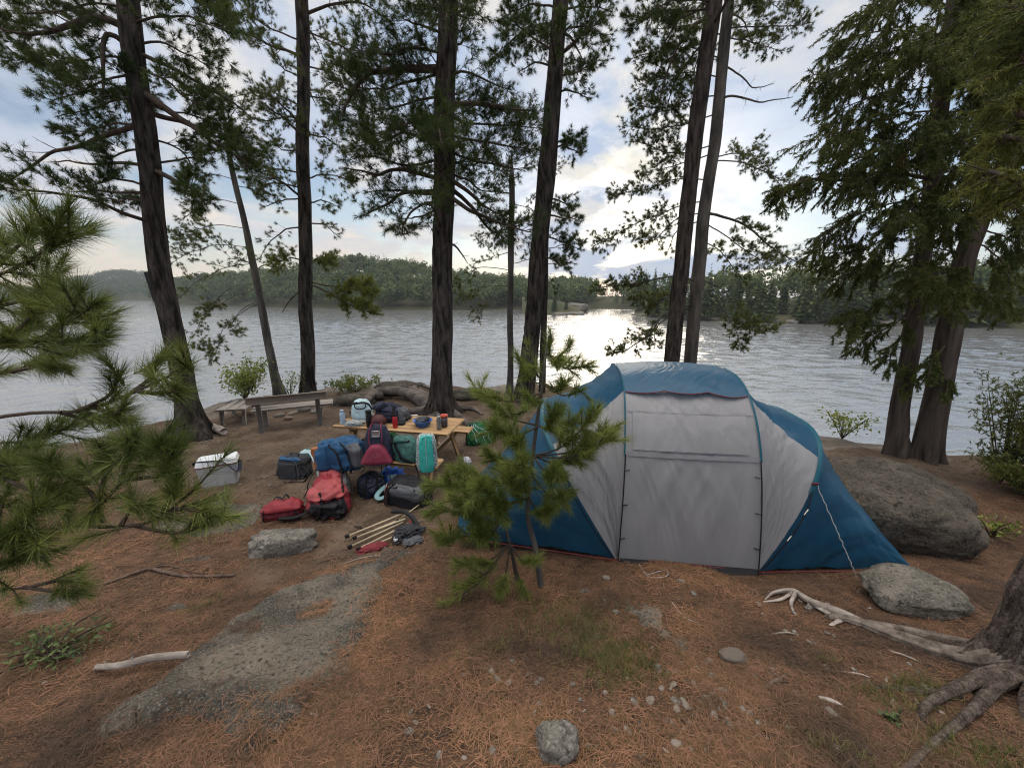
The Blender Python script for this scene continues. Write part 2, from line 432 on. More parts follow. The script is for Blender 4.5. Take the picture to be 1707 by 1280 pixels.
# ------------------------------------------------------------------ ground sheet
def axis(lo, hi, d0, mid, grow):
    out = [mid]; d = d0
    while out[-1] < hi:
        if abs(out[-1] - mid) > grow[0]: d *= grow[1]
        out.append(out[-1] + d)
    d = d0; neg = [mid]
    while neg[-1] > lo:
        if abs(neg[-1] - mid) > grow[0]: d *= grow[1]
        neg.append(neg[-1] - d)
    return np.array(neg[:0:-1] + out)
gx = axis(-1500, 1500, 0.05, 0.0, (7.0, 1.09)); gy = axis(-60, 1600, 0.05, 3.2, (4.0, 1.09))
XX, YY = np.meshgrid(gx, gy, indexing='ij')
ZZ = gz(XX, YY)
ZZ = np.where(ZZ < -10, -10, ZZ)
def litter_mask(x, y):
    """1 where fallen needles cover the soil, 0 on the trodden earth of the camp"""
    a = 1 - sstep(3.9, 5.2, y + 0.5 * fbm(x * 0.9, y * 0.9, 0, 41, 3) - 0.25 * np.clip(x - 1, -3, 3) - 0.35 * np.clip(-x - 2.6, 0, 3))
    t = np.exp(-(((x - 2.3) / 1.6) ** 2 + ((y - 3.05) / 0.35) ** 2))
    n = fbm(x * 1.6, y * 1.6, 0, 51, 4)
    return np.clip(a * (1 - 0.45 * t) + 0.35 * n, 0, 1)
gm = bpy.data.materials.new('forest floor'); gm.use_nodes = True
def ground_nodes():
    t = gm.node_tree; N = t.nodes; L = t.links.new; b = N['Principled BSDF']
    g = N.new('ShaderNodeNewGeometry')
    def noise(sc, dt=6, st=(1, 1, 1), ro=0.62, ds=0.0):
        mp = N.new('ShaderNodeMapping'); mp.inputs[3].default_value = st; L(g.outputs['Position'], mp.inputs[0])
        n = N.new('ShaderNodeTexNoise'); L(mp.outputs[0], n.inputs['Vector']); n.inputs['Scale'].default_value = sc
        n.inputs['Detail'].default_value = dt; n.inputs['Roughness'].default_value = ro; n.inputs['Distortion'].default_value = ds
        return n.outputs[0]
    def mr(v, a, c):
        n = N.new('ShaderNodeMapRange'); L(v, n.inputs[0]); n.inputs[1].default_value = a; n.inputs[2].default_value = c; return n.outputs[0]
    def mix(f, a, c):
        n = N.new('ShaderNodeMix'); n.data_type = 'RGBA'; L(f, n.inputs[0])
        for k, v in ((6, a), (7, c)):
            if isinstance(v, tuple): n.inputs[k].default_value = (*v, 1)
            else: L(v, n.inputs[k])
        return n.outputs[2]
    soil = mix(mr(noise(2.1), 0.35, 0.68), (0.085, 0.058, 0.040), (0.195, 0.142, 0.102))
    soil = mix(mr(noise(38, 4), 0.60, 0.72), soil, (0.30, 0.245, 0.19))
    soil = mix(mr(noise(17, 4), 0.56, 0.66), soil, (0.06, 0.042, 0.030))
    duff = mix(mr(noise(7), 0.36, 0.64), (0.050, 0.034, 0.025), (0.145, 0.085, 0.052))
    duff = mix(mr(noise(60, 3, (1, 2.2, 1)), 0.52, 0.66), duff, (0.30, 0.16, 0.085))
    at = N.new('ShaderNodeAttribute'); at.attribute_name = 'litter'
    wet = N.new('ShaderNodeAttribute'); wet.attribute_name = 'rocky'
    col = mix(mr(at.outputs['Fac'], 0.25, 0.7), soil, duff)
    rock = mix(mr(noise(2.5), 0.35, 0.65), (0.12, 0.105, 0.088), (0.27, 0.235, 0.195))
    col = mix(mr(wet.outputs['Fac'], 0.4, 0.6), col, rock)
    L(col, b.inputs['Base Color']); b.inputs['Roughness'].default_value = 0.95; b.inputs['Specular IOR Level'].default_value = 0.15
    ad = N.new('ShaderNodeMath'); ad.operation = 'ADD'; L(noise(26, 8), ad.inputs[0]); L(noise(95, 4), ad.inputs[1])
    bn = N.new('ShaderNodeBump'); bn.inputs['Strength'].default_value = 0.8; bn.inputs['Distance'].default_value = 0.018
    L(ad.outputs[0], bn.inputs['Height']); L(bn.outputs[0], b.inputs['Normal'])
ground_nodes()
E_ = edge_dist(XX, YY)
mbg = MB().grid(np.stack([XX, YY, ZZ], -1))
ground = raw('ground', np.concatenate(mbg.v), mbg.f4[0], gm, None, True,
             {'litter': litter_mask(XX, YY).ravel(), 'rocky': (sstep(-1.6, 0.4, E_ + 0.9 * fbm(XX * 1.1, YY * 1.1, 0, 61, 4))).ravel()})
tag(ground, kind='structure')

# ------------------------------------------------------------------ lake
wm = bpy.data.materials.new('lake water'); wm.use_nodes = True
def water_nodes():
    t = wm.node_tree; N = t.nodes; L = t.links.new; b = N['Principled BSDF']
    b.inputs['Base Color'].default_value = (0.17, 0.17, 0.166, 1)
    b.inputs['Roughness'].default_value = 0.12
    b.inputs['IOR'].default_value = 2.0
    b.inputs['Specular IOR Level'].default_value = 0.9
    g = N.new('ShaderNodeNewGeometry')
    def noise(sc, st, dt, rot=0.0):
        mp = N.new('ShaderNodeMapping'); mp.inputs[3].default_value = st; mp.inputs[2].default_value = (0, 0, rot)
        L(g.outputs['Position'], mp.inputs[0])
        n = N.new('ShaderNodeTexNoise'); L(mp.outputs[0], n.inputs['Vector']); n.inputs['Scale'].default_value = sc
        n.inputs['Detail'].default_value = dt; n.inputs['Roughness'].default_value = 0.55
        return n.outputs[0]
    a = noise(0.42, (0.7, 1.25, 1), 4, 0.2); c = noise(1.6, (0.75, 1.2, 1), 4, -0.3); d = noise(0.05, (1, 1.6, 1), 2)
    m1 = N.new('ShaderNodeMath'); m1.operation = 'MULTIPLY_ADD'; L(c, m1.inputs[0]); m1.inputs[1].default_value = 0.35; L(a, m1.inputs[2])
    st = N.new('ShaderNodeMapRange'); L(d, st.inputs[0]); st.inputs[1].default_value = 0.3; st.inputs[2].default_value = 0.7
    st.inputs[3].default_value = 0.55; st.inputs[4].default_value = 0.9
    bn = N.new('ShaderNodeBump'); bn.inputs['Distance'].default_value = 0.22
    L(st.outputs[0], bn.inputs['Strength']); L(m1.outputs[0], bn.inputs['Height']); L(bn.outputs[0], b.inputs['Normal'])
water_nodes()
wx = axis(-1400, 1400, 0.42, 5.0, (75, 1.06)); wy = axis(-40, 1500, 0.3, 38, (40, 1.03))
WX, WY = np.meshgrid(wx, wy, indexing='ij')
WZ = WATER_Z + (0.06 * fbm(WX * 0.42 + WY * 0.15, WY * 0.55, 0, 81, 2) + 0.055 * fbm(WX * 1.0, WY * 1.25 - WX * 0.25, 0, 82, 2)) * (1 - sstep(150, 260, np.hypot(WX, WY)))
water = MB().grid(np.stack([WX, WY, WZ], -1)).build('water', wm)
tag(water, kind='structure')

# ------------------------------------------------------------------ far hills: terrain and forest
hill_m = mk('hill soil', (0.05, 0.06, 0.03), (0.09, 0.08, 0.05), 0.1, 0.95, world=True, spec=0.1)
def px_at(px, Y, z):                 # world x of a pixel column at depth Y and height z
    zc = Y * math.cos(PITCH) + (CAM_H - z) * math.sin(PITCH)
    return (px - 853.5) / FPX * zc
def shore_y(py): return (CAM_H - WATER_Z) / math.tan(PITCH + math.atan((py - 640) / FPX))
def make_hill(name, shore_px, ridge_px, depth, tree_h):
    """shore_px: (px, py) along the waterline; ridge_px: (px, py) skyline; returns height function and mesh"""
    sh = []
    for px, py in shore_px:
        Y = shore_y(py); sh.append((px_at(px, Y, WATER_Z), Y))
    sh = np.array(sh)
    rp = np.array(ridge_px, float)
    n, m = 90, 26
    rows = []
    pxs = np.linspace(shore_px[0][0], shore_px[-1][0], n)
    for px in pxs:
        py0 = np.interp(px, [s[0] for s in shore_px], [s[1] for s in shore_px])
        Y0 = shore_y(py0)
        pyr = np.interp(px, rp[:, 0], rp[:, 1])
        Yr = Y0 + depth
        zr = P(px, pyr, Yr)[2] - tree_h
        col = []
        for k in range(m):
            f = k / (m - 1) * 1.5
            Y = Y0 + depth * f - 3
            hz = WATER_Z - 0.6 + 0.9 * sstep(0, 0.05, f) + (zr - WATER_Z - 0.3) * sstep(0.0, 1.0, f) ** 0.8 - 0.25 * max(0, f - 1) * (zr - WATER_Z)
            x = px_at(px, Y, WATER_Z)
            col.append((x, Y, hz + 0.25 * float(fbm(x * 0.05, Y * 0.05, 0, 5, 3))))
        rows.append(col)
    Pg = np.array(rows)
    o = MB().grid(Pg).build(name, hill_m); tag(o, kind='structure')
    return Pg
def crown_round(rng, h, w, n):
    """broad-leaved crown: leaf-clump faces spread through lumpy ellipsoids"""
    nl = 6
    lc = np.stack([rng.normal(0, w * 0.24, nl), rng.normal(0, w * 0.24, nl), rng.uniform(0.42, 0.86, nl) * h], -1)
    lr = rng.uniform(0.20, 0.32, nl) * w
    k = rng.integers(0, nl, n)
    d = rng.normal(size=(n, 3)); d /= np.linalg.norm(d, axis=1)[:, None]
    c = lc[k] + d * (lr[k] * rng.uniform(0.55, 1.08, n) ** 0.7)[:, None] * np.array((1, 1, 0.9))
    s = rng.uniform(0.045, 0.10, n) * w
    a = np.cross(d, rng.normal(size=(n, 3))); a /= np.linalg.norm(a, axis=1)[:, None] + 1e-9
    b = np.cross(d, a); a = a + 0.5 * rng.normal(size=(n, 3)) * 0.6
    V = np.stack([c + a * s[:, None], c - a * s[:, None] * .6 + b * s[:, None], c - a * s[:, None] * .5 - b * s[:, None]], 1).reshape(-1, 3)
    return V, np.arange(3 * n).reshape(-1, 3)
def crown_conifer(rng, h, w, n, bare=0.15):
    """conifer: drooping boughs in ragged tiers"""
    f = rng.beta(1.15, 1.5, n)
    z = h * (bare + (1 - bare) * f)
    rr = w * 0.5 * (1 - f) ** 0.75 * rng.uniform(0.55, 1.1, n) + 0.02 * w
    tier = np.sin(z * 6.5 / (h / 11)) * 0.22 + 0.9
    rr = rr * tier
    a = rng.uniform(0, 2 * np.pi, n)
    o = np.stack([np.cos(a), np.sin(a), np.zeros(n)], -1)
    p = np.stack([0 * a, 0 * a, z], -1)
    r0 = rr * rng.uniform(0.1, 0.65, n)
    tip = p + o * rr[:, None] + np.array((0, 0, 1.0)) * (-0.18 * rr + rng.normal(0, 0.02 * h, n) * 0.6)[:, None]
    base = p + o * r0[:, None]
    q = np.stack([-np.sin(a), np.cos(a), rng.normal(0, 0.5, n)], -1) * (0.05 * w + 0.13 * rr)[:, None]
    V = np.stack([base + q * .8, base - q * .8, tip], 1).reshape(-1, 3)
    F = np.arange(3 * n).reshape(-1, 3)
    return V, F
def forest(name, label, Pg, spacing, hrange, mat, seed, conifer=0.3, nface=110, fmin=0.0, fmax=1.25, cat='forest'):
    rng = np.random.default_rng(seed)
    n, m = Pg.shape[:2]
    Vs, Fs, off = [], [], 0
    L0 = np.linalg.norm(Pg[-1, 0] - Pg[0, 0]); D = np.linalg.norm(Pg[n // 2, -1] - Pg[n // 2, 0])
    cnt = int(L0 * D / spacing ** 2)
    for _ in range(cnt):
        u = rng.random() * (n - 1.001); v = (rng.random() ** 1.15) * (m - 1.001)
        f = v / (m - 1) * 1.5
        if f < fmin or f > fmax: continue
        i, j = int(u), int(v)
        p = Pg[i, j] * (1 - (u - i)) * (1 - (v - j)) + Pg[i + 1, j] * (u - i) * (1 - (v - j)) + Pg[i, j + 1] * (1 - (u - i)) * (v - j) + Pg[i + 1, j + 1] * (u - i) * (v - j)
        if p[2] < WATER_Z + 0.15: continue
        h = rng.uniform(*hrange) * (0.8 if f < 0.06 else 1)
        if rng.random() < conifer: V, F = crown_conifer(rng, h * 1.12, h * 0.42, nface)
        else: V, F = crown_round(rng, h, h * 0.78, nface)
        Vs.append(V + p); Fs.append(F + off); off += len(V)
    o = raw(name, np.concatenate(Vs), np.concatenate(Fs), mat, None, False)
    tag(o, label, cat, None, 'stuff')
    return o
fm1 = mk('far forest leaves', (0.065, 0.10, 0.043), (0.15, 0.185, 0.075), 0.11, 0.9, spec=0.1, island=0.4, transl=0.35, world=True, lo=0.3, hi=0.7)
fm2 = mk('distant forest leaves', (0.065, 0.095, 0.052), (0.12, 0.15, 0.08), 0.05, 0.9, spec=0.1, island=0.35, transl=0.35, world=True, lo=0.3, hi=0.7)
fm3 = mk('shore conifer needles', (0.06, 0.095, 0.040), (0.15, 0.18, 0.07), 0.2, 0.9, spec=0.1, island=0.4, transl=0.3, world=True, lo=0.3, hi=0.7)
Pg_far = make_hill('far_hill', [(-420, 500), (60, 501), (300, 501)], [(-420, 440), (-100, 455), (60, 480), (110, 466), (150, 458), (205, 449), (250, 452), (330, 470), (420, 490)], 260, 13)
forest('distant_woodland', 'bluish wooded hill farthest away across the lake at left', Pg_far, 10.5, (10, 15), fm2, 1, 0.2, 70)
Pg_mid = make_hill('mid_hill', [(255, 506), (330, 509), (480, 513), (640, 517), (760, 517), (900, 517), (990, 514)],
                   [(255, 470), (300, 462), (400, 452), (470, 446), (540, 432), (600, 427), (690, 436), (750, 452), (850, 458), (900, 462), (990, 466)], 70, 9)
forest('hillside_woodland', 'green leafy wooded hill across the water behind the central trunks', Pg_mid, 5.2, (7, 11), fm1, 2, 0.18, 150)
Pg_right = make_hill('right_shore', [(1058, 526), (1120, 532), (1250, 537), (1420, 541), (1600, 545), (1900, 550)],
                     [(1058, 478), (1150, 470), (1400, 462), (1900, 450)], 40, 6)
Pg_gap = make_hill('channel_shore', [(830, 515), (960, 515), (1120, 516)], [(830, 470), (1120, 470)], 45, 8)
forest('channel_woodland', 'dark conifer wood beyond the narrow channel in the far shore', Pg_gap, 6.0, (8, 12), fm3, 5, 0.85, 120)
Pg_point = make_hill('rocky_point', [(870, 522), (930, 524), (968, 524)], [(870, 490), (930, 497), (968, 510)], 14, 1.0)
forest('shore_woodland', 'dense conifer wood behind the front rank on the right shore', Pg_right, 4.4, (8, 11.5), fm3, 6, 0.8, 130, 0.38, 1.3)
# front rank on the right shore: single conifers
rng = np.random.default_rng(4)
protos = []
for k in range(6):
    h = 9.5 + 1.2 * (k % 3)
    V, F = crown_conifer(rng, h, h * (0.42 + 0.05 * (k % 2)), 620, 0.10)
    tb = MB().tube([(0, 0, -0.4), (0, 0, h * 0.5), (0, 0, h * 0.97)], [0.16, 0.1, 0.02], 6)
    protos.append((V, F, tb))
cn = 0; conifer_protos = []
for k, (V, F, tb) in enumerate(protos):
    e = bpy.data.meshes.new('shore_conifer')
    o = raw('shore_conifer', np.concatenate([V] + tb.v), [np.concatenate([F] + [f + len(V) for f in tb.f3]), tb.f4[0] + len(V)], fm3, None, False)
    conifer_protos.append(o)
spots = []
n_, m_ = Pg_right.shape[:2]
for q in range(150):
    u = rng.random() * (n_ - 1.01) * 0.80; v = (0.06 + 0.32 * rng.random()) / 1.5 * (m_ - 1)
    i, j = int(u), int(v)
    p = Pg_right[i, j] + (Pg_right[i + 1, j] - Pg_right[i, j]) * (u - i)
    spots.append(p)
for q in range(9):
    i = rng.integers(5, 70); j = rng.integers(3, 12); spots.append(Pg_point[i, j])
for q, p in enumerate(spots):
    o = conifer_protos[q] if q < 6 else conifer_protos[q % 6].copy()
    if q >= 6: COL.objects.link(o)
    s = rng.uniform(0.62, 1.12) * (0.45 if q >= 150 else 1)
    o.location = (p[0], p[1], p[2] - 0.1); o.scale = (s, s, s * rng.uniform(0.9, 1.1)); o.rotation_euler = (0, 0, rng.uniform(0, 6.28))
    tag(o, 'dark green conifer standing close above the rocky far shore', 'tree', 'conifers along the far shore')

# ------------------------------------------------------------------ stones
def rock_mesh(rng, dims, amp=0.22, nu=40, nv=26, seed=0, boxy=0.8, fr=1.4):
    th = np.linspace(-np.pi, np.pi, nu, endpoint=False); ph = np.linspace(-np.pi / 2, np.pi / 2, nv)
    TH, PH = np.meshgrid(th, ph, indexing='ij')
    sp = lambda v, e: np.sign(v) * np.abs(v) ** e
    X = sp(np.cos(PH), boxy) * sp(np.cos(TH), boxy); Y = sp(np.cos(PH), boxy) * sp(np.sin(TH), boxy); Z = sp(np.sin(PH), boxy)
    k = 1 + amp * fbm(X * fr + seed, Y * fr, Z * fr, seed, 6, 0.46) + amp * 0.35 * np.abs(fbm(X * 2.3, Y * 2.3 + seed, Z * 2.3, seed + 3, 3))
    Pg = np.stack([X * k * dims[0], Y * k * dims[1], Z * k * dims[2]], -1)
    return MB().grid(Pg, closed_u=True)
def stone(name, label, cat, loc, dims, mat, rotz=0.0, seed=0, amp=0.22, sink=0.3, group=None, nu=48, nv=30, boxy=0.8, tilt=(0, 0), fr=1.4):
    o = rock_mesh(None, dims, amp, nu, nv, seed, boxy, fr).build(name, mat)
    o.location = (loc[0], loc[1], loc[2] + dims[2] * (1 - 2 * sink))
    o.rotation_euler = (tilt[0], tilt[1], rotz)
    return tag(o, label, cat, group)
shore_rocks = [stone('shore_rock', 'pale grey rock at the waterline of the far shore', 'rock', (0, 0, 0), (1.9, 1.2, 0.75), M['stone'], 0, 60 + k, 0.3, 0.3, 'rocks along the far shore', 20, 12) for k in range(3)]
rng = np.random.default_rng(21)
rs = []
for q in range(46):
    i = int(rng.random() * 72); rs.append((Pg_right[i, 2], rng.uniform(0.5, 1.35)))
for q in range(12):
    i = rng.integers(30, 88); rs.append((Pg_point[i, rng.integers(1, 9)], rng.uniform(0.5, 1.5)))
for q, (p, s) in enumerate(rs):
    o = shore_rocks[q] if q < 3 else shore_rocks[q % 3].copy()
    if q >= 3: COL.objects.link(o)
    o.location = (p[0], p[1] - rng.uniform(0, 1.5), WATER_Z + 0.15 * s); o.scale = (s * rng.uniform(.8, 1.6), s, s * rng.uniform(.6, 1.2)); o.rotation_euler = (0, 0, rng.uniform(0, 3.1))
    tag(o, 'pale grey rock at the waterline of the far shore', 'rock', 'rocks along the far shore')
stone('outcrop', 'steep grey rock face among conifers on the right shore', 'rock', (px_at(1375, 104, -1), 104, -3.9), (4.2, 2.5, 3.6), M['stone'], 0.3, 91, 0.25, 0.15)
stone('outcrop', 'grey rock dome at the tip of the wooded point by the channel', 'rock', (px_at(962, 150, -3), 150, -3.9), (4.0, 3, 2.1), M['stone'], 0.1, 93, 0.25, 0.15)

# near boulders
def gl(px, py, dx=0, dy=0):
    p = G(px, py); return np.array((p[0] + dx, p[1] + dy, G1(p[0] + dx, p[1] + dy)))
bp = G(1495, 915)
stone('boulder', 'huge dark mossy boulder behind the right end of the tent', 'boulder', (bp[0] - 0.20, bp[1] + 0.62, -0.07), (1.10, 0.72, 0.425), M['boulder'], -0.30, 12, 0.13, 0.14, None, 160, 110, 0.60, fr=1.1)
p = G(1540, 1018)
stone('rock', 'rounded pale grey stone beside the lower right corner of the tent', 'rock', (p[0] + 0.03, p[1] + 0.12, p[2]), (0.34, 0.24, 0.125), M['tan_stone'], -0.25, 23, 0.16, 0.22, None, 80, 50, 0.85)
p = G(465, 925)
stone('rock', 'angular dark grey stone on needles below the red packs', 'rock', (p[0], p[1] + 0.1, p[2]), (0.31, 0.13, 0.13), M['stone'], 0.35, 34, 0.22, 0.25, None, 60, 40, 0.6)
p = G(932, 1270)
stone('rock', 'lichened grey stone at the bottom edge below the young pine', 'rock', (p[0], p[1] + 0.05, p[2]), (0.10, 0.08, 0.085), M['stone'], 0.2, 45, 0.17, 0.25, None, 60, 40, 0.8)
p = G(1222, 1100)
stone('rock', 'small flat tan stone on the dirt in front of the tent door', 'rock', (p[0], p[1], p[2]), (0.075, 0.06, 0.035), M['pebble'], 0.2, 46, 0.2, 0.2, None, 30, 20)
p = G(455, 893)
stone('rock', 'thin dark stone ledge lying just above the angular stone', 'rock', (p[0], p[1], p[2]), (0.2, 0.09, 0.04), M['stone'], 0.1, 47, 0.3, 0.3, None, 40, 26)

def pip(poly, x, y):
    ins = np.zeros(x.shape, bool); n = len(poly)
    for i in range(n):
        x1, y1 = poly[i]; x2, y2 = poly[(i + 1) % n]
        c = ((y1 > y) != (y2 > y)) & (x < (x2 - x1) * (y - y1) / (y2 - y1 + 1e-12) + x1)
        ins ^= c
    return ins
def poly_dist(poly, x, y):
    best = np.full(x.shape, 1e9); n = len(poly)
    for i in range(n):
        ax, ay = poly[i]; bx, by = poly[(i + 1) % n]; dx, dy = bx - ax, by - ay
        t = np.clip(((x - ax) * dx + (y - ay) * dy) / (dx * dx + dy * dy + 1e-12), 0, 1)
        best = np.minimum(best, np.hypot(x - ax - t * dx, y - ay - t * dy))
    return np.where(pip(poly, x, y), best, -best)
SLABS = []
def slab(label, pix, hgt, seed, step=0.018, mat='slab', soft=0.14):
    poly = np.array([G(*q)[:2] for q in pix])
    lo, hi = poly.min(0) - 0.1, poly.max(0) + 0.1
    xs = np.arange(lo[0], hi[0], step); ys = np.arange(lo[1], hi[1], step)
    X, Y = np.meshgrid(xs, ys, indexing='ij')
    def zf(X, Y):
        d = poly_dist(poly, X, Y) + 0.05 * fbm(X * 5, Y * 5, 0, seed, 4)
        Z = gz(X, Y) - 0.03 + (hgt + 0.03) * sstep(-0.03, soft, d) + 0.026 * fbm(X * 2.4, Y * 2.4, 0, seed + 5, 6, 0.55) - 0.03 * np.abs(fbm(X * 1.3 + Y * 1.6, Y * 3.2 - X * 2.2, 0, seed + 9, 3))
        return d, Z
    d, Z = zf(X, Y)
    I = np.arange(X.size).reshape(X.shape)
    keep = d > -0.05
    q = keep[:-1, :-1] & keep[1:, :-1] & keep[1:, 1:] & keep[:-1, 1:]
    F = np.stack([I[:-1, :-1], I[1:, :-1], I[1:, 1:], I[:-1, 1:]], -1)[q]
    used = np.unique(F); mp = np.zeros(X.size, int); mp[used] = np.arange(len(used))
    o = raw('rock_slab', np.stack([X, Y, Z], -1).reshape(-1, 3)[used], mp[F], M[mat])
    tag(o, label, 'rock'); SLABS.append((poly, zf))
slab('long lichened bedrock slab running diagonally up the left foreground', [(700, 915), (640, 915), (620, 933), (560, 953), (470, 985), (400, 1020), (345, 1055), (290, 1092), (255, 1130), (190, 1180), (120, 1240), (215, 1222), (300, 1195), (350, 1205), (385, 1225), (400, 1268), (455, 1252), (495, 1200), (545, 1158), (600, 1118), (622, 1070), (628, 1032), (640, 1000), (640, 955)], 0.07, 71, soft=0.16)
slab('flat greenish bedrock patch in front of the tent door', [(1012, 985), (1050, 983), (1115, 1010), (1132, 1045), (1155, 1090), (1100, 1074), (1060, 1052), (1018, 1022)], 0.03, 72)
slab('pale ledge of bedrock behind the tips of the long pine bough', [(235, 890), (300, 850), (375, 830), (445, 838), (430, 878), (340, 898)], 0.04, 73, 0.025)
slab('low grey bedrock hump left of the angular stone', [(292, 940), (325, 905), (372, 905), (366, 942)], 0.04, 74)
slab('small rounded bedrock patch at left with pale lichen', [(268, 1018), (300, 1002), (342, 1012), (330, 1030)], 0.04, 75)
0 and slab('dark bedrock streak in the bottom left corner', [(90, 1262), (165, 1192), (272, 1172), (235, 1222), (150, 1268)], 0.03, 76)
slab('small bedrock patch at the foot of the young pine', [(948, 978), (985, 972), (1002, 990), (965, 998)], 0.025, 77)
slab('grey bedrock ledge along the left edge under the boughs', [(10, 1000), (130, 975), (200, 990), (90, 1030), (0, 1035)], 0.03, 78, 0.025)
slab('pale worn bedrock in front of the picnic table', [(640, 712), (700, 706), (745, 745), (690, 742), (640, 730)], 0.05, 79, 0.04)
0 and slab('small flat bedrock patch left of the big diagonal slab', [(430, 1200), (470, 1192), (452, 1262), (412, 1262)], 0.02, 80)
# ------------------------------------------------------------------ foliage builders
def unit(v): return v / (np.linalg.norm(v, axis=-1, keepdims=True) + 1e-12)
class Foliage:
    def __init__(s): s.V = []; s.F = []; s.n = 0
    def needles(s, C, D, k, L, w, ang=(0.25, 1.1), droop=0.0, rng=RNG, along=0.0):
        """k needles round each of the tufts at C pointing along D; along: the shoot length they are spread over"""
        C = np.asarray(C, float); D = unit(np.asarray(D, float)); n = len(C)
        if n == 0: return
        h = np.where(np.abs(D[:, 2:3]) < 0.9, np.array((0, 0, 1.0)), np.array((1.0, 0, 0)))
        A = unit(np.cross(D, h)); B = np.cross(D, A)
        ph = rng.uniform(0, 2 * np.pi, (n, k)); th = rng.uniform(ang[0], ang[1], (n, k))
        l = rng.uniform(0.7, 1.1, (n, k)) * L
        rad = np.cos(ph)[..., None] * A[:, None] + np.sin(ph)[..., None] * B[:, None]
        dd = np.cos(th)[..., None] * D[:, None] + np.sin(th)[..., None] * rad
        st = C[:, None] - D[:, None] * (along * rng.random((n, k)))[..., None]
        tip = st + dd * l[..., None]; tip[..., 2] -= droop * l
        sd_ = unit(np.cross(dd, rng.normal(size=(n, k, 3)))) * (w * 0.5)
        s.addtri(np.stack([st - sd_, st + sd_, tip], 2).reshape(-1, 3))
    def leaves(s, C, N_, size, rng=RNG, asp=0.55):
        """small broad leaves: two triangles folded along the midrib"""
        C = np.asarray(C, float); n = len(C)
        if n == 0: return
        N_ = unit(np.asarray(N_, float)); t = unit(np.cross(N_, rng.normal(size=(n, 3)))); b = np.cross(N_, t)
        sz = (size * rng.uniform(0.6, 1.2, n))[:, None]
        a0 = C - t * sz * .5; a1 = C + t * sz * .5; l = C + b * sz * asp * .5 + N_ * sz * 0.08; r = C - b * sz * asp * .5 + N_ * sz * 0.08
        V = np.stack([a0, l, a1, r], 1).reshape(-1, 3); i = np.arange(n)[:, None] * 4
        F = np.concatenate([i + np.array([[0, 2, 1]]), i + np.array([[0, 3, 2]])])
        s.V.append(V); s.F.append(F + s.n); s.n += len(V)
    def addtri(s, V):
        s.V.append(V); s.F.append(np.arange(len(V)).reshape(-1, 3) + s.n); s.n += len(V)
    def build(s, name, mat, parent=None, org=(0, 0, 0)):
        return raw(name, np.concatenate(s.V) - np.asarray(org, float), np.concatenate(s.F), mat, parent, False)

